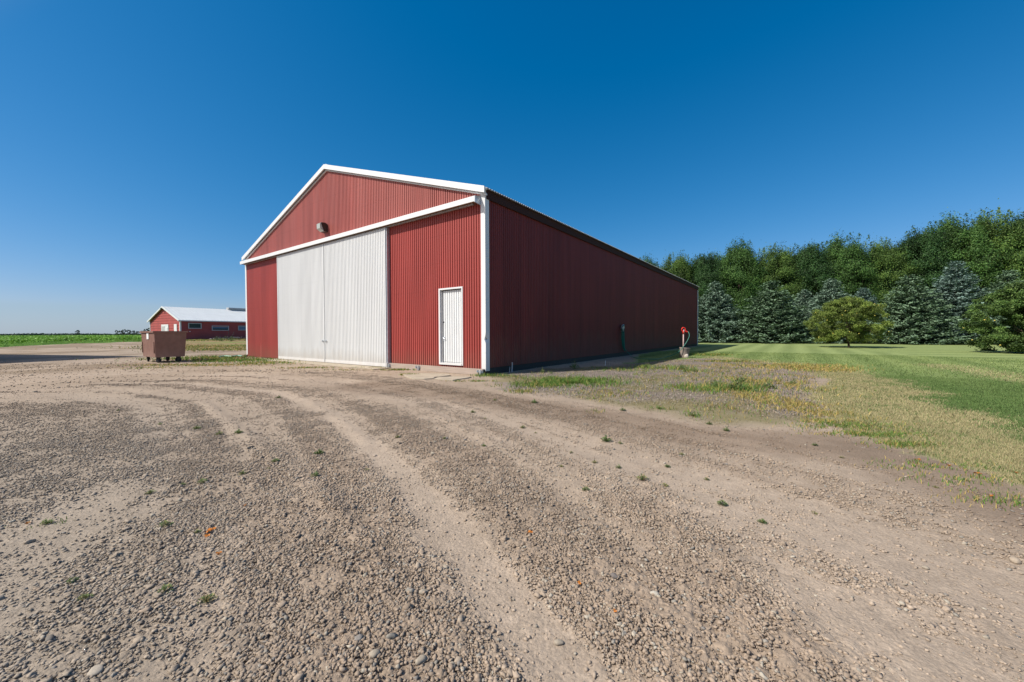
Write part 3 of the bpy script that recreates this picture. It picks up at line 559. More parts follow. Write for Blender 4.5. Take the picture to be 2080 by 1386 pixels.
MB().box(.022, .062, .02, L_-.02, EV-.22, EV+.005).build('eave_board', M['eave'], barn)
MB().box(-W_-.06, -W_-.02, .02, L_-.02, EV-.14, EV+.005).build('eave_board', M['eave'], barn)
# rake trim
def rake(sg, y0, y1, up, dn, name, m):
    sl = (RG-EV)/(W_/2); xe = (.10 if sg > 0 else -W_-.10); xm = -W_/2
    ze = RG-sl*abs(xe-xm)
    MB().prism([(xm, RG+up), (xm, RG-dn), (xe, ze-dn), (xe, ze+up)], y0, y1).build(name, m, barn)
for sg in (1, -1):
    rake(sg, -.14, -.105, .075, .085, 'rake_trim', M['white']); rake(sg, -.06, -.02, -.087, .13, 'rake_moulding', M['white'])
    rake(sg, -.105, -.02, .02, -.005, 'rake_soffit', M['white'])
# corner trims with the dent in the near one
def corner(x, sgx, nm, dent=False):
    mb = MB(); z0, z1 = .10, EV+.0
    zs = [z0, .72, .80, .86, .90, .94, 1.0, 1.08, z1] if dent else [z0, z1]
    V = []
    for z in zs:
        k_ = {.86: .6, .90: 1, .94: .7, 1.0: .25}.get(z, 0)*.035 if dent else 0
        xo, yo = x+sgx*.035-sgx*k_, -.030+k_
        V += [(x-sgx*.108, -.030, z), (xo-sgx*k_*.3, yo-k_, z), (xo, yo, z), (x+sgx*.035, .125, z), (x+sgx*.01, .125, z), (x-sgx*.108, -.005, z)]
    n = 6; F_ = [(q*n+a, q*n+(a+1) % n, (q+1)*n+(a+1) % n, (q+1)*n+a) for q in range(len(zs)-1) for a in range(n)]+[tuple(range(n)), tuple((len(zs)-1)*n+a for a in range(n))]
    mb.add(V, F_); return mb.build(nm, M['white'], barn)
corner(0, 1, 'corner_trim', True); corner(-W_, -1, 'corner_trim')
MB().box(-.10, .04, L_-.12, L_+.04, .1, EV).build('corner_trim', M['white'], barn)
MB().box(-.109, .0365, -.0315, .127, .555, .558).build('trim_seam', M['galv'], barn)
# track cover above the sliding doors
MB().prism([(-.24, HD-.02), (-.24, HD+.105), (-.225, HD+.118), (-.018, HD+.16), (-.018, HD+.145), (-.21, HD+.10), (-.21, HD-.02)], -W_-.02, -.13, 'x').build('track_cover', M['white'], barn)
MB().box(-W_+.0, -.15, -.209, -.018, HD-.01, HD+.02).build('track_soffit', M['soffit'], barn)
MB().prism([(-.243, HD-.045), (-.243, HD+.11), (-.02, HD+.165), (-.02, HD-.075)], -.13, -.105, 'x').build('track_end_cap', M['galv'], barn)
MB().box(-W_+.1, -.3, -.12, -.06, HD-.045, HD-.012).build('door_track', M['galv'], barn)
# sliding doors
def sliding(x0, x1, hx):
    d = corrug(x0+.018, x1-.018, .13, HD-.055, -.130, -1, 'x', .6)
    o = sheet(d, 'sliding_door', M['door_white'])
    MB().box(x0+.01, x1-.01, -.128, -.06, .05, HD-.05).build('door_core', M['door_white'], o)
    MB().box(x0, x1, -.158, -.055, .035, .135).build('bottom_rail', M['white'], o)
    for xx, ww in ((x0, .045 if x0 < D2-1 else .018), (x1-(.018 if x1 < D2 else .045), .018 if x1 < D2 else .045)): MB().box(xx, xx+ww, -.156, -.054, .136, HD-.052).build('edge_trim', M['white'], o)
    h = MB().tube([(hx, -.15, .80), (hx, -.20, .80), (hx, -.20, .80)], .03, 10).tube([(hx-.05, -.165, .80), (hx+.05, -.165, .80)], .012, 6); h.build('pull_handle', M['galv'], o)
sliding(D3, D2-.022, D2-.10); sliding(D2+.022, D1, D2+.11)
MB().box(D2-.0215, D2+.0215, -.10, -.06, .05, HD-.06).build('door_gap_seal', M['rubber'], barn)
MB().box(D1+.004, D1+.05, -.13, -.018, .06, HD-.06).build('door_stop', M['galv'], barn)
MB().box(D3-.2, D1+.2, -.75, -.02, -.08, .022).build('door_apron', M['concrete'], barn)
# walk-in door
wd_ = MB().box(DL+.085, DR-.02, .05, .08, DB+.02, DT-.02); o = wd_.build('walk_in_door', M['white'], barn)
q = corrug(DL+.12, DR-.03, DB+.06, DT-.03, .049, -1); sheet(q, 'door_sheet', M['white'], o)
fr = MB(); t = .042
fr.box(DL-.005, DL+t, -.045, .085, DB-.02, DT+t); fr.box(DR-t*.7, DR+.012, -.045, .085, DB-.02, DT+t); fr.box(DL+t, DR-t*.7, -.045, .085, DT, DT+t); fr.box(DL+t, DR-t*.7, -.06, .085, DB-.02, DB+.03)
fr.build('door_frame', M['white'], o)
MB().box(DL+t+.001, DL+.085, -.0, .083, DB+.031, DT-.001).build('shaded_door_jamb', M['greypaint'], o)  # white jamb coloured grey, its shade painted in
MB().box(DL+.06, DL+.16, .005, .028, .93, .955).tube([(DL+.135, .03, .93), (DL+.135, -.01, .93), (DL+.19, -.012, .905)], .011, 8).box(DL+.10, DL+.125, .01, .03, .84, .93).build('door_latch', M['galv'], o)
MB().tube([(DL+.125, .035, 1.36), (DL+.125, .015, 1.36)], .02, 10).build('keyhole_lock', M['dark'], o)
# guide board with roller brackets
MB().box(D1+.06, -.005, -.115, -.06, .0, .155).build('guide_board', M['wood'], barn, bevel=.004)
MB().box(D1+.06, .012, -.06, .0, .03, .148).build('guide_board_backing', M['dark'], barn)
for xx in (D1+.06, -2.42, -.10):
    br = MB().box(xx-.02, xx+.10, -.130, -.1152, .06, .12).box(xx+.03, xx+.07, -.16, -.130, .01, .14).tube([(xx-.05, -.145, .07), (xx-.05, -.145, .13)], .022, 8).box(xx-.05, xx+.03, -.15, -.14, .095, .105)
    br.build('roller_bracket', M['galv'], barn)
MB().box(D1+.0, D1+.075, -.175, -.10, .02, .165).build('door_guide', M['greypaint'], barn)
# gable floodlight
fx = -7.46
fl = MB().prism([(-.02, 4.70), (-.02, 4.99), (-.12, 5.03), (-.25, 5.02), (-.25, 4.98), (-.16, 4.72)], fx-.13, fx+.13, 'x').build('floodlight', M['bronze'], barn, bevel=.012)
MB().prism([(-.262, 5.0), (-.305, 4.97), (-.30, 4.80), (-.172, 4.715), (-.17, 4.74), (-.255, 4.97)], fx-.115, fx+.115, 'x').build('floodlight_lens', M['lens'], fl, bevel=.008)
MB().box(-.03, .07, -.0, .05, 0, 0).v
# bent sheet near the left corner
MB().prism([(-13.25, .02), (-13.15, .22), (-13.18, .9), (-13.16, .92), (-13.11, .3), (-13.06, .02)], -.022, -.0175).build('bent_sheet_edge', M['red_gable'], barn)
# downspout stub at left corner foot
MB().box(-W_-.02, -W_+.07, -.06, .0, -.02, .07).build('post_foot', M['dark'], barn)

# bits standing by the barn
def wp(x, y, z=0): a = bw(x, y); return (a[0], a[1], z)
for nm, lb, (px, py), hh, r_, m_ in (('stake', 'grey wooden stake leaning at the barn corner', (1002,754), .27, .022, 'greypaint'), ('stake', 'thin pale stake right of the grey wooden one by the barn corner', (1030,757), .16, .010, 'greypaint'),
        ('stake', 'taller of two pale pegs at the shadow edge in the gravel', (1229,743), .16, .009, 'paper'), ('stake', 'shorter of two pale pegs at the shadow edge in the gravel', (1237,744), .12, .012, 'wood')):
    wx, wy = G(px, py); ux = (wx-CX)*S[1]-(wy-CY)*S[0]
    if ux < .12: wx += (.14-ux)*S[1]; wy -= (.14-ux)*S[0]
    o = MB().tube([(0, 0, -.03), (.01, 0, hh*.5), (.015, .005, hh)], r_, 6, r_*.8).build(nm, M[m_]); o.location = (wx, wy, H(wx, wy)); tag(o, lb, 'stake', 'stakes beside the barn')
def slab(pts, lb, zt):
    w_ = [G(*p) for p in pts]; cx = sum(p[0] for p in w_)/len(w_); cy = sum(p[1] for p in w_)/len(w_)
    o = MB().prism([(p[0]-cx, p[1]-cy) for p in w_], -.06, zt, 'z').build('concrete_slab', M['concrete'], bevel=.008); o.location = (cx, cy, H(cx, cy)); tag(o, lb, 'slab', 'broken concrete pads by the walk-in door')
slab([(818,762),(842,760.5),(870,760),(912,761.5),(916,764),(880,768),(884,770),(862,771.5),(838,770.5),(824,766)], 'larger broken concrete pad in front of the walk-in door', .028)
slab([(882,771),(890,767.5),(925,766.2),(958,767.2),(946,769.8),(932,771.5),(920,774),(898,772.5)], 'smaller broken concrete pad nearest the barn corner', .022)

# hose hanger, hose, yard hydrant
th = 9.35; hz = 1.27
hk = thing('hose_hanger', 'silver oval hose hanger on the dark side wall of the barn', 'hose hanger', wp(.02, th, hz), -A_)
MB().lathe([(.05, 0), (.05, .01), (.10, .02), (.115, .05), (.10, .06)], n=18).build('cup', M['galv'], hk)
hk.children[0].rotation_euler = (0, math.pi/2, 0); hk.children[0].scale = (1.35, .9, 2.0)
MB().box(-.01, .12, -.015, .015, -.16, -.13).build('bracket', M['galv'], hk)
hm = MB(); hp = bw(.10, th-.18)
def lw(x, y, z): a = bw(x, y); return Vector((a[0], a[1], z))
def smooth(pts, n=10):
    p = [Vector(q) for q in pts]; o = []
    for i in range(len(p)-1):
        a, b_, c, d = p[max(i-1, 0)], p[i], p[i+1], p[min(i+2, len(p)-1)]
        for t in range(n):
            t /= n; o.append(.5*((2*b_)+(-a+c)*t+(2*a-5*b_+4*c-d)*t*t+(-a+3*b_-3*c+d)*t**3))
    return o+[p[-1]]
hyd = G(1388, 727)
for q in range(4):
    e = .03*q
    hm.tube(smooth([lw(.12+e*.6, th-.02, hz+.05+e), lw(.13+e*.6, th-.22-e, hz-.02), lw(.12+e*.6, th-.22+e*.5, hz-.45-e), lw(.11+e*.6, th-.05+e, hz-.85-e*1.5), lw(.10+e*.6, th+.06+e*.5, hz-.92-e), lw(.09+e*.6, th+.02+e*.5, hz-.5), lw(.10+e*.6, th-.0, hz-.02)], 6), .0125, 6)
gp = [G(1290, 728), G(1330, 731), G(1352, 727)]
hm.tube(smooth([lw(.13, th-.18, hz-.3), lw(.14, th+.04, hz-.85), lw(.28, th+.25, .14)]+[(p[0], p[1], H(*p)+.02) for p in gp]+[(hyd[0]-.32, hyd[1]-.16, .22), (hyd[0]-.02, hyd[1]-.18, .55), (hyd[0]+.17, hyd[1]-.14, .86), (hyd[0]+.20, hyd[1]-.06, 1.03), (hyd[0]+.17, hyd[1], 1.10)], 8), .0135, 8)
tag(hm.build('garden_hose', M['hose'], smooth=True), 'green garden hose looped on the wall hanger and run to the red hydrant', 'hose')
hy = thing('yard_hydrant', 'yard hydrant with a bright red handle standing in a clay tile', 'hydrant', (*hyd, H(*hyd)))
MB().tube([(0, 0, 0), (0, 0, 1.08)], .024, 12).build('pipe', M['pipe'], hy, smooth=True)
hd = MB().tube([(0, 0, 1.0), (0, 0, 1.13)], .042, 12).tube([(0, 0, 1.08), (.09, 0, 1.10), (.15, 0, 1.08), (.165, 0, 1.05)], .036, 10).build('head', M['redpaint'], hy, smooth=True)
MB().tube([(.0+.078*math.cos(t), -.01, 1.17+.085*math.sin(t)) for t in [6.283*k_/18 for k_ in range(19)]], .022, 8, cap=False).build('handle', M['redpaint'], hy, smooth=True)
MB().tube([(.0, -.045, 1.03), (.0, -.045, 1.18)], .012, 8).build('handle_rod', M['galv'], hy, smooth=True)
tl = MB().lathe([(.17, -.05), (.175, .1), (.185, .25), (.20, .37), (.215, .40), (.215, .42), (.185, .42), (.175, .38), (.16, .25), (.15, .1)], n=28, cap=False).build('clay_tile', M['tile'], smooth=True)
tl.location = (hyd[0]+.02, hyd[1]+.0, H(*hyd)); tl.rotation_euler = (.02, .10, 0); tag(tl, 'weathered brown clay tile ring round the foot of the hydrant', 'clay tile')
ps = mesh_np('stone', ico(3)[0]*np.array([.09, .06, .10])*(1+.08*np.sin(ico(3)[0][:, [0]]*5)), ico(3)[1], M['stone'], col=np.tile((.5, .43, .36), (len(ico(3)[0]), 1)), smooth=True)
ps.location = (hyd[0]+.03, hyd[1]-.24, .07); tag(ps, 'pale rounded stone leaning on the foot of the clay tile', 'stone')

# ------------------------------------------------------------------ brown waste bin on castors
b0 = (-13.13, 14.32)
wb = thing('waste_bin', 'brown steel waste bin on four black castors with a white sticker', 'bin', (*b0, 0), math.atan2(-.56, .83))
# local x = towards N from L (right), local y = away; body from x=-1.55..0, y=0..0.9
BL, BD, z0, z1 = 1.57, .90, .21, 1.17
def frust(i, zb=z0, zt=z1):
    a = i; return [(-BL+.06+a, 0+.0+a, zb), (-.0-a, 0+a, zb), (-.0-a, BD-.04-a, zb), (-BL+.06+a, BD-.04-a, zb), (-BL-.02+a, -.03+a, zt), (.03-a, -.03+a, zt), (.03-a, BD+.02-a, zt), (-BL-.02+a, BD+.02-a, zt)]
mb = MB(); o_ = frust(0); i_ = frust(.012, z0+.02, z1+.0)
mb.add(o_+i_, [(0,3,2,1),(0,1,5,4),(1,2,6,5),(2,3,7,6),(3,0,4,7),(8,9,10,11),(8,12,13,9),(9,13,14,10),(10,14,15,11),(11,15,12,8),(4,5,13,12),(5,6,14,13),(6,7,15,14),(7,4,12,15)])
body = mb.build('bin_body', M['bin'], wb)
rm = MB().box(-BL-.06, .065, -.07, -.032, z1-.05, z1+.012).box(-BL-.06, .065, BD+.022, BD+.06, z1-.05, z1+.012).box(-BL-.06, -BL-.021, -.032, BD+.022, z1-.05, z1+.012).box(.031, .065, -.032, BD+.022, z1-.05, z1+.012)
rm.build('rim', M['bin'], wb, bevel=.006)
MB().box(-BL-.03, .03, -.03, BD+.02, z1-.03, z1+.0).build('lid', M['bin'], wb)
for xx in (-1.50, -.08): MB().box(xx, xx+.03, -.035, -.012, .36, .78).build('reinforcing_bar', M['bin'], wb)
MB().prism([(-.012, .30), (-.012, 1.12), (.012, 1.12), (.012, .30)], -.03, .0, 'y')
st = MB().box(-.86, -.62, -.040, -.0355, .88, 1.11).build('white_sticker', M['paper'], wb); st.rotation_euler = (0, 0, 0)
for xx, yy, an in ((-.14, .12, .5), (-BL+.2, .12, -.3), (-.14, BD-.2, 1.2), (-BL+.2, BD-.2, .2)):
    cs = MB().box(xx-.07, xx+.07, yy-.06, yy+.06, z0-.03, z0+.0).box(xx-.05, xx-.04, yy-.035, yy+.035, .08, z0-.02).box(xx+.04, xx+.05, yy-.035, yy+.035, .08, z0-.02).build('castor', M['dark'], wb)
    prof = [(.03, -.03), (.085, -.03), (.098, -.015), (.098, .015), (.085, .03), (.03, .03)]
    wh = MB().lathe(prof, n=20).build('wheel', M['rubber'], cs, smooth=True); wh.rotation_euler = (math.pi/2, 0, an); wh.location = (xx, yy, .098)
# hose on the grass behind the bin
h2 = [G(446, 727), G(456, 725.8), G(470, 726.5), G(482, 725), G(492, 725.5)]
tag(MB().tube(smooth([(p[0], p[1], H(*p)+.05) for p in h2], 5), .035, 6).build('drain_hose', M['hose2']), 'pale green hose lying in the grass by the left corner of the barn', 'hose')

# ------------------------------------------------------------------ long red shed behind
K = (-53.3, 62.6); wl_ = 11.7; ang_s = math.atan2(5.8, -10.2)          # direction from K to the left gable corner
shed = thing('red_shed', 'long low red shed with white metal roof behind the waste bin', 'shed', (*K, 0), ang_s-math.pi)
# local: +x to the right (K at 0, left corner at -wl_), +y away along the long side
SE, SR, SL = 3.42, 5.68, 42
def lap(x0, x1, z0, z1, at, axis, step=.42):
    """lapped horizontal boards"""
    mb = MB(); z = z0
    while z < z1-.01:
        t = min(z+step, z1)
        if axis == 'x': q = [(x0(z), at-.05, z), (x1(z), at-.05, z), (x1(t), at-.0, t), (x0(t), at-.0, t), (x1(z), at, z), (x0(z), at, z)]
        else: q = [(at+.05, x0(z), z), (at+.05, x1(z), z), (at, x1(t), t), (at, x0(t), t), (at, x1(z), z), (at, x0(z), z)]
        mb.add(q, [(0, 1, 2, 3), (0, 5, 4, 1)]); z = t
    return mb
gz_ = lambda z: 0 if z <= SE else (z-SE)/(SR-SE)*wl_/2
sheet(lap(lambda z: -wl_+gz_(z), lambda z: -gz_(z), 0, SR, 0, 'x'), 'gable_wall', M['shedred'], shed)
sheet(lap(lambda z: 0, lambda z: SL, 0, SE, 0, 'y'), 'long_wall', M['shedred'], shed)
MB().box(-wl_, -wl_+.1, .02, SL, 0, SE).prism([(-wl_, 0), (0, 0), (0, SE), (-wl_/2, SR), (-wl_, SE)], SL-.1, SL).build('rear_walls', M['shedred'], shed)
def shed_roof(sg):
    V = []; q = -.3; ys = []
    while q < SL+.3:
        ys += [(q, .0), (q+.06, .035), (q+.12, .0)]; q += .45
    for yy, d in ys:
        xe = .35 if sg > 0 else -wl_-.35; sl = (SR-SE)/(wl_/2)
        V += [(xe, yy, SR+.08-sl*abs(xe+wl_/2)+d), (-wl_/2, yy, SR+.08+d)]
    mb = MB(); mb.add(V, [(2*q, 2*q+2, 2*q+3, 2*q+1) for q in range(len(ys)-1)]); sheet(mb, 'roof_slope', M['roof_white'], shed)
shed_roof(1); shed_roof(-1)
for sg in (1, -1):
    xe = .35 if sg > 0 else -wl_-.35; ze = SR-(SR-SE)/(wl_/2)*abs(xe+wl_/2)
    MB().prism([(-wl_/2, SR+.13), (-wl_/2, SR-.12), (xe, ze-.12), (xe, ze+.13)], -.36, -.30).build('rake_trim', M['white'], shed)
MB().box(.33, .36, -.3, SL, SE-.22, SE-.06).build('eave_trim', M['white'], shed)
for xx in (-.12, -wl_-.02): MB().box(xx, xx+.16, -.08, -.052, 0, SE).build('corner_trim', M['white'], shed)
MB().box(.052, .085, -.08, .1, 0, SE).build('corner_trim', M['white'], shed)
MB().box(-wl_/2-.45, -wl_/2+.45, 9.4, 30, SR+.12, SR+.42).build('ridge_vent', M['greypaint'], shed, bevel=.05)
MB().box(-wl_/2-.2, -wl_/2+.2, -.50, -.37, SR-.42, SR-.15).build('gable_lamp', M['dark'], shed, bevel=.03)
# openings: gable overhead door and walk door, three windows on the long side
dr = MB().box(-6.95, -4.2, -.10, -.055, .0, 2.75).build('wide_doorway', M['white'], shed)
MB().box(-6.7, -5.5, -.14, -.101, .0, 2.45).build('door_leaf', M['greypaint'], dr); MB().box(-5.45, -4.45, -.14, -.101, .0, 2.2).build('door_leaf', M['white'], dr)
MB().box(-2.0, -1.0, -.12, -.055, .0, 2.75).build('side_door', M['white'], shed)
def win(y0, y1, za, zb, pm, fm, half=False):
    f = MB(); t = .13
    for q in ((y0, y1, za, za+t), (y0, y1, zb-t, zb)): f.box(.052, .13, q[0], q[1], q[2], q[3])
    for q in ((y0, y0+t), (y1-t, y1)): f.box(.052, .13, q[0], q[1], za+t, zb-t)
    o = f.build('window_frame', M[fm], shed)
    if half: MB().box(.06, .08, y0+t, y1-t, za+t, za+(zb-za)*.45).build('pane', M['glass'], o); MB().box(.06, .10, y0+t, y1-t, za+(zb-za)*.45, zb-t-.1).build('pane', M['blue_reflection'], o)
    else: MB().box(.06, .08, y0+t, y1-t, za+t, zb-t).build('pane', M[pm], o)
win(1.0, 2.85, 2.0, 2.95, 'glass', 'greypaint'); win(4.3, 6.9, 1.70, 2.55, 'glass', 'greypaint', True); win(8.35, 11, 1.75, 2.6, 'blue_reflection', 'greypaint')
MB().box(.052, .12, 1.15, 1.3, 1.5, 1.6).build('meter_box', M['white'], shed)
# clutter in front of the shed
rk = np.random.default_rng(9)
for n, (px, py, s) in enumerate([(428,691,.18),(437,690,.25),(444,689.8,.3),(452,689,.42),(457,690,.35),(461,690.4,.28),(478,688.5,.35),(483,688.6,.25)]):
    x, y = G(px, py, .2); v, f = ico(2); v = v*(1+.15*rk.normal(size=(len(v), 1)))*s*np.array([1.2, .9, .6])
    o = mesh_np('rock', v, f, M['stone'], col=np.tile((.46, .37, .34), (len(v), 1))); o.location = (x, y, rise(x, y)+s*.3); tag(o, 'pale field rock dumped in the grass before the long wall of the red shed', 'rock', 'rocks in front of the red shed')
x, y = G(464, 693.5, .2)
im = thing('farm_implement', 'rusty dark farm implement lying in weeds before the red shed', 'implement', (x, y, float(rise(np.array(x), np.array(y)))), .4)
MB().tube([(-1.6, 0, .35), (1.6, 0, .35)], .05, 6).tube([(-1.6, .9, .35), (1.6, .9, .35)], .05, 6).tube([(-1.3, -.3, .35), (0, 2, .45), (1.3, -.3, .35)], .05, 6).tube([(0, .4, .35), (-.1, .5, 1.3)], .03, 6).tube([(.2, .4, .35), (.5, .5, 1.1)], .025, 6).build('frame', M['dark'], im)
for q in range(6):
    d = MB().lathe([(.02, 0), (.28, .03), (.30, .05), (.02, .03)], n=14).build('disc', M['dark'], im); d.rotation_euler = (0, 1.4, .2); d.location = (-1.4+q*.55, 0 if q % 2 else .9, .3)
# thin teal weeds tall around the implement
for n, (px, py) in enumerate([(440,693),(450,694),(470,694),(478,692),(458,692)]):
    x, y = G(px, py, .2); o = link('weed', tall_m[n % 2], None); o.location = (x, y, float(rise(np.array(x), np.array(y)))); o.scale = (3, 3, 2.2); tag(o, 'rank weed growing round the dark farm implement', 'weed', 'weeds round the farm implement')

# ------------------------------------------------------------------ shed standing just left of the view, whose shadow crosses the yard
os_ = thing('machine_shed', 'tall red machine shed at the far left edge of the yard', 'shed', (-23.2, 16.8, 0), math.atan2(-2.6, 10.5))
MB().box(-13, 0, -4.6, 0, -.05, 5.85).build('wall', M['shedred'], os_); MB().box(-13.2, .0, -4.65, .0, 5.851, 6.02).build('roof', M['roof_white'], os_)
d = MB().box(-9, -5, -4.66, -4.601, 0, 4).build('door', M['white'], os_); MB().box(-7.02, -6.98, -4.68, -4.661, .1, 3.9).build('handle', M['dark'], d)

# ------------------------------------------------------------------ soybean crop
g = np.random.default_rng(33); n = 210000
a = np.radians(g.uniform(-66, -38, n)); r = np.exp(g.uniform(math.log(45), math.log(260), n)); x = np.sin(a)*r; y = np.cos(a)*r
m = sdpoly(x, y, field_poly) > .3; x, y, r = x[m], y[m], r[m]; row = (x*.5+y*.86)
z = rise(x, y)+.12+.42*g.random(len(x))**.5+.10*fbm(x*.7, y*.7, 66)
v, f = leaf_quads(np.stack([x, y, z], 1), np.clip(r*.0032, .12, .6), g, up=1.6, asp=.8)
c = np.array((.17, .34, .045))*(.6+.7*g.random((len(x), 1)))*(.75+.5*fbm(x*.8, y*.8, 67))[:, None]
tag(mesh_np('soybean_plants', v, f, M['leaf'], col=np.repeat(c, 4, 0)), 'bright green bean crop covering the field to the horizon', 'crop', kind='stuff')

# ------------------------------------------------------------------ trees
def limb(mb, p, d, ln, r, dep, g, kids=3, upb=.25):
    pts = [p]; dd = Vector(d)
    for q in range(4):
        dd = (dd+Vector(g.normal(0, .13, 3))+Vector((0, 0, upb*.3))).normalized(); pts.append(pts[-1]+dd*ln/4)
    mb.tube(pts, r, 6, r*.45); ends = [pts[-1]]
    if dep:
        for q in range(kids):
            t = pts[1+int(g.integers(1, 4))]; nd = (dd+Vector(g.normal(0, .65, 3))+Vector((0, 0, upb))).normalized(); ends += limb(mb, t, nd, ln*.62, r*.5, dep-1, g, kids, upb)
    return ends
def decid(seed, Hh, Rx, nclump, nleaf, lsize, c0, c1, trunk_h=.18, bot=.1, shoots=True, rin=.55, outw=1.0):
    g = np.random.default_rng(seed); mb = MB(); th = Hh*trunk_h
    mb.tube([(-Hh*.03, 0, -.2), (-Hh*.012, 0, th*.5), (0, .05, th), (.1, 0, Hh*.6)], Hh*.022, 8, Hh*.008)
    for q in range(7):
        a = q*.9+g.uniform(0, .5); limb(mb, Vector((0, 0, th+q*Hh*.045)), Vector((math.cos(a), math.sin(a), .7)).normalized(), min(Hh*.26, Rx*.7), Hh*.010, 1, g, 2, .1)
    P_ = []; O_ = []; B_ = []
    for q in range(nclump):
        a = g.uniform(0, 6.283); zz = g.uniform(bot, 1)**.85; prof = math.sqrt(max(0, 1-((zz-.42)/.6)**2)) if zz > .42 else .75+.25*(zz/.42)
        rr_ = Rx*prof*g.uniform(rin, 1.0); cz = Hh*zz*.93
        cr = Hh*(g.uniform(.05, .10) if shoots else g.uniform(.035, .075)); el = 1.0
        if shoots and zz > .78: cr *= .7; el = g.uniform(1.4, 3.0)
        n = int(nleaf*(cr/(Hh*.065))**2*el**.5); dirs = g.normal(size=(n, 3)); dirs /= np.linalg.norm(dirs, axis=1)[:, None]
        rad_ = cr*(g.random((n, 1))**.45)*(1+.3*g.normal(size=(n, 1)))
        p = np.array([math.cos(a)*rr_, math.sin(a)*rr_, cz])+dirs*rad_*np.array([1.15, 1.15, .75*el]); P_.append(p); O_.append((dirs*.8+np.array([math.cos(a), math.sin(a), .2])*.35)*outw); B_.append(np.full(n, g.uniform(.4, 1.3)))
    if shoots:
        for q in range(9):                                             # upright leafy shoots break the top line
            a = g.uniform(0, 6.283); r0 = Rx*.75*math.sqrt(g.random()); n = 45; t = g.random((n, 1)); h0 = Hh*g.uniform(.03, .085)
            top = Hh*(.90+.12*math.sqrt(max(0, 1-(r0/Rx)**2))-.05)
            p = np.array([math.cos(a)*r0, math.sin(a)*r0, top])+np.hstack([g.normal(0, .16, (n, 2))*(1.3-t), t*h0]); P_.append(p); O_.append(g.normal(0, .5, (n, 3))); B_.append(np.full(n, g.uniform(.7, 1.2)))
    p = np.concatenate(P_); b_ = np.concatenate(B_); n = len(p); p[:, 2] = np.maximum(p[:, 2], .1)
    v, f = leaf_quads(p, np.full(n, lsize), g, up=.25, out=np.concatenate(O_))
    t = g.random((n, 1)); c = (np.array(c0)*(1-t)+np.array(c1)*t)*b_[:, None]
    o1 = mb.build('trunk', M['bark'], smooth=True); o2 = mesh_np('crown', v, f, M['leaf'], col=np.repeat(c, 4, 0)); d = (o1.data, o2.data); bpy.data.objects.remove(o1); bpy.data.objects.remove(o2); return d
def plant_tree(name, data, loc, sc_, rz, label, cat, group=None):
    t = thing(name, label, cat, loc, rz, group); t.scale = sc_; link('trunk', data[0], None, t); link('crown', data[1], None, t); return t
def spruce(seed, Hh, Rb, c0, c1, spread=1.0):
    g = np.random.default_rng(seed); mb = MB().tube([(0, 0, -.1), (0, 0, Hh*.5), (0, 0, Hh*.98)], Hh*.018, 8, .01)
    Pp, Ax, Sz, Bc = [], [], [], []; z = .12
    while z < Hh*.985:
        f_ = 1-z/Hh; r = Rb*(f_**.70)*(.92+.08*math.sin(z*5)); r *= 1 if z > .5 else .96; nb = max(5, int(7+r*7.5)); a0 = g.uniform(0, 6.28)
        for q in range(nb):
            a = a0+6.283*q/nb+g.normal(0, .10); ln = r*g.uniform(.72, 1.10)
            droop = -.10*ln*(1-f_)-.06*ln+(.35*ln if f_ < .15 else .04*ln)
            m = max(6, int(ln*17)); t = np.linspace(.25, 1, m); ca, sa = math.cos(a), math.sin(a); zc = z+g.normal(0, .05)
            base = np.stack([ca*ln*t, sa*ln*t, zc+droop*t+.10*ln*t*t-.10*np.sin(t*3.1)], 1)
            for sgn in (-1, 0, 1):
                if sgn == 0: bb = base; ax = np.tile([ca, sa, .10], (m, 1))
                else:
                    off_ = (1-t)*.35*ln*.5+.10; bb = base+np.stack([-sa*off_*sgn*g.uniform(.3, 1, m), ca*off_*sgn*g.uniform(.3, 1, m), g.normal(-.02, .03, m)], 1)
                    ax = np.stack([ca*.8-sa*sgn*.75+g.normal(0, .1, m), sa*.8+ca*sgn*.75+g.normal(0, .1, m), np.full(m, .06)], 1)
                Pp.append(bb); Ax.append(ax); Sz.append(np.full(m, .17)*g.uniform(.6, 1.25, m)); Bc.append(np.full(m, g.uniform(.75, 1.15))*(.75+.35*t))
        z += .17+.05*g.random()
    p = np.concatenate(Pp); ax = np.concatenate(Ax); s_ = np.concatenate(Sz); b_ = np.concatenate(Bc); n = len(p)
    p = p+g.normal(0, .035, p.shape); p[:, 2] = np.maximum(p[:, 2], .05)
    v, f = leaf_quads(p, s_, g, up=.8, asp=.42, axis=ax*2.2)
    t = g.random((n, 1)); c = (np.array(c0)*(1-t)+np.array(c1)*t)*b_[:, None]
    o1 = mb.build('trunk', M['bark'], smooth=True); o2 = mesh_np('crown', v, f, M['needle'], col=np.repeat(c, 4, 0)); d = (o1.data, o2.data); bpy.data.objects.remove(o1); bpy.data.objects.remove(o2); return d
SPD = [spruce(1, 5.5, 2.7, (.125, .19, .13), (.18, .25, .185)), spruce(2, 5.5, 2.8, (.10, .165, .09), (.155, .225, .14)), spruce(3, 7.0, 2.5, (.13, .20, .17), (.205, .285, .24))]
def sp(px, py, dist, topy, wpx, kd, label, zoff=0):
    """px = column in the photo, dist = metres away"""
    x = (px-1040)/FPX*dist; hor = 677.2-(px-1040)*.004; hh = (hor-topy)/FPX*dist+CAM_H; ww = wpx/FPX*dist; base = SPD[kd]; H0, R0 = ((5.5, 2.7), (5.5, 2.8), (7.0, 2.5))[kd]
    s = hh/H0; sr = ww/2/(R0*.74); plant_tree('spruce_tree', base, (x, dist, 0), (sr, sr, s), px*.37, label, 'spruce', 'blue spruces along the lawn')
sp(1452,0,41,572,118,0,'blue-green spruce standing next to the far end of the barn')
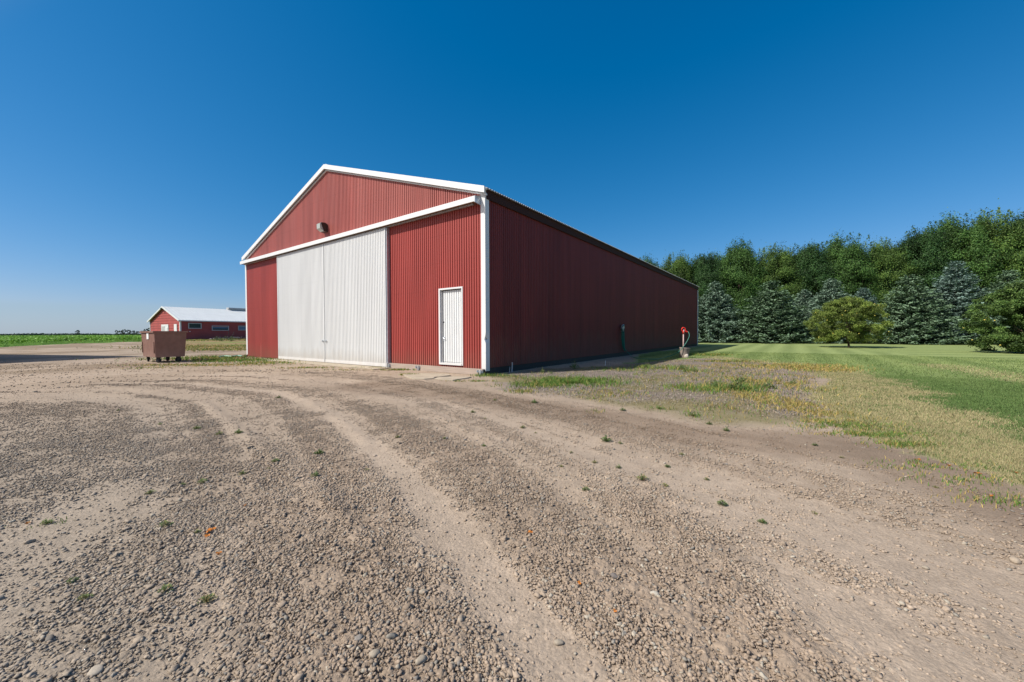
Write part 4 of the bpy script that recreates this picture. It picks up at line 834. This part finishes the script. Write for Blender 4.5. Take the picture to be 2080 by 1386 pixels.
sp(1566,0,38.5,570,150,1,'broad spruce second from the barn')
sp(1633,0,41,588,90,0,'slim bluish spruce squeezed between two broader ones')
sp(1688,0,37,566,130,0,'blue-green spruce left of the yellow-green apple tree')
sp(1752,0,38,583,90,2,'small bluish spruce right behind the yellow-green apple tree')
sp(1846,0,33.5,558,150,1,'broad dark green spruce right of the apple tree')
sp(1938,0,33,528,130,2,'tall pointed silver-blue spruce')
sp(2046,0,31,548,130,1,'dark spruce showing above the right-hand apple tree')
sp(1395,0,43,575,110,1,'spruce hidden partly by the barn'); sp(2150,0,30,550,140,0,'spruce beyond the right edge of the view')
g1, g2, g3 = (.028, .08, .018), (.10, .19, .042), (.15, .20, .05)
DD = [decid(11, 16, 4.6, 190, 420, .21, g1, g2, rin=.72), decid(12, 16, 4.9, 190, 420, .21, (.04, .10, .02), (.155, .24, .05), rin=.72), decid(13, 16, 4.4, 190, 420, .21, (.018, .055, .018), (.065, .14, .036), rin=.72)]
row_t = []
for q_, (px_, d_, ty_) in enumerate([(1340,60,522),(1400,58,513),(1466,57,505),(1535,56,499),(1605,55,496),(1676,54,490),(1750,53,486),(1830,52,476),(1905,51,456),(1978,50,440),(2052,49,430),(2140,48,424)]):
    row_t.append((px_, d_-1.5+(q_*7 % 4), ty_+(6, -4, 3, 0, 9)[q_ % 5], 'fill'))
fill_t = row_t; row_t = [(1310,60,528,'broadleaf tree just showing above the end of the barn roof'),(1368,58,514,'broadleaf tree next above the barn roof end'),(1432,57,512,'broadleaf tree above the spruce nearest the barn'),(1500,56,497,'broadleaf tree with a spiky top, above the second spruce'),
         (1570,55,497,'broadleaf tree behind the broad second spruce'),(1640,54,493,'broadleaf tree behind the slim bluish spruce'),(1712,53,485,'broadleaf tree straight behind the apple tree'),(1790,52,487,'broadleaf tree left of the broad dark spruce top'),
         (1868,51,463,'broadleaf tree right above the broad dark spruce'),(1940,50,448,'tall broadleaf tree behind the pointed silver spruce'),(2015,49,432,'tallest broadleaf tree, near the right edge'),(2095,48,425,'tall broadleaf tree cut by the right edge'),(2190,47,430,'broadleaf tree beyond the right edge'),(1240,62,540,'broadleaf tree hidden behind the barn')]
for n, (px, d, ty, lb) in enumerate(row_t):
    hor = 677.2-(px-1040)*.004; hh = (hor-ty+(4 if n % 3 == 0 else -4)-8)/FPX*d+CAM_H; x = (px-1040)/FPX*d; s = hh/15.6
    plant_tree('broadleaf_tree', DD[n % 3], (x, d, 0), (s*.85, s*.85, s), n*2.3, lb, 'tree', 'broadleaf trees in the windbreak')
for n, (px, d, ty, lb) in enumerate(fill_t):
    hor = 677.2-(px-1040)*.004; s = ((hor-ty)/FPX*d+CAM_H)/15.6
    plant_tree('broadleaf_tree', DD[2], ((px-1040)/FPX*d, d+3, 0), (s*.75, s*.75, s*.88), n*1.9+1, 'broadleaf tree merging with its neighbours in the windbreak canopy', 'tree', 'in-between trees of the windbreak')  # darkest leaf variant, so shade between the crowns sits in the colour
for n, (px, d) in enumerate([(1340,64),(1400,63),(1465,62),(1530,61),(1600,60),(1670,59),(1740,58),(1815,57),(1890,56),(1965,55),(2040,54),(2120,53)]):
    plant_tree('broadleaf_tree', DD[(n+1) % 3], ((px-1040)/FPX*d, d, 0), (.85, .85, .70+.05*(n % 3)+.008*n), n*1.1, 'broadleaf tree in the rear rank of the windbreak, mostly hidden', 'tree', 'rear rank of the windbreak')
# apple trees
def apple_tree(name, seed, px, py, hh, rx, c0, c1, nl, lb, nf, low, nc=90, rin=.5):
    x, y = G(px, py); d = decid(seed, hh, rx, nc, nl, .08, c0, c1, trunk_h=.16, bot=low, shoots=False, rin=rin, outw=.35)
    t = plant_tree(name, d, (x, y, 0), (1, 1, 1), seed, lb, 'tree'); g = np.random.default_rng(seed)
    me = None
    for q in range(nf):
        a = g.uniform(0, 6.28); zz = g.uniform(low+.1, .9); rr_ = rx*math.sqrt(max(.05, 1-((zz-.42)/.6)**2))*.95
        if me is None: o = MB().lathe([(.008, -.035), (.033, -.022), (.042, 0), (.036, .022), (.014, .032), (.004, .024)], n=10).build('apple', M['fruit'], t, smooth=True); me = o.data
        else: o = link('apple', me, None, t)
        o.scale = (.75, .75, .75)
        o.location = (math.cos(a)*rr_, math.sin(a)*rr_, hh*zz*.93)
    return t
apple_tree('apple_tree', 71, 1722, 706, 3.5, 2.25, (.10, .165, .03), (.27, .33, .075), 300, 'small yellow-green apple tree standing alone on the lawn', 34, .08, 330, .25)
apple_tree('apple_tree', 72, 2096, 718, 3.5, 2.25, (.055, .12, .03), (.17, .26, .065), 420, 'dense dark green apple tree at the right edge, leafy to the ground', 24, .0, 420, .12)

# ------------------------------------------------------------------ far trees on the horizon
FT = decid(81, 9, 4.2, 26, 60, 1.0, (.03, .055, .03), (.05, .08, .04), bot=.2, shoots=False)
def far(px, d, topy, wpx, lb, grp='far trees on the horizon beyond the field'):
    hor = 677.2-(px-1040)*.004; x = (px-1040)/FPX*d; hh = (hor-topy)/FPX*d+CAM_H; s = hh/8.8; ww = wpx/FPX*d/8.8
    plant_tree('distant_tree', FT, (x, d, 0), (ww, ww, s), px, lb, 'tree', grp)
far(158, 620, 670.5, 9, 'single tiny tree alone on the far horizon')
far(237, 520, 670.5, 6, 'small tree at the left end of the far grove')
for n, (px, ty, wp_) in enumerate([(245,671.5,10),(253,669,9),(262,670,10),(271,671.5,9),(280,673,9),(289,672,8),(297,668,10),(304,666,8)]): far(px, 480, ty, wp_, 'tree in the small grove on the horizon behind the waste bin')
g = np.random.default_rng(5); n = 12000; a = np.radians(g.uniform(-66, -35, n)); d = 900; zz = 3.2*g.random(n)*(.3+fbm(a*60, a*0+3, 4)*1.2)
v, f = leaf_quads(np.stack([np.sin(a)*d*1.2+g.normal(0, 10, n), np.cos(a)*d*1.2+g.normal(0, 10, n), zz], 1), np.full(n, 3.), g); 
tag(mesh_np('distant_woods', v, f, M['leaf'], col=np.tile((.035, .065, .045), (len(v), 1))), 'low dark line of far woods along the horizon', 'woods', kind='stuff')
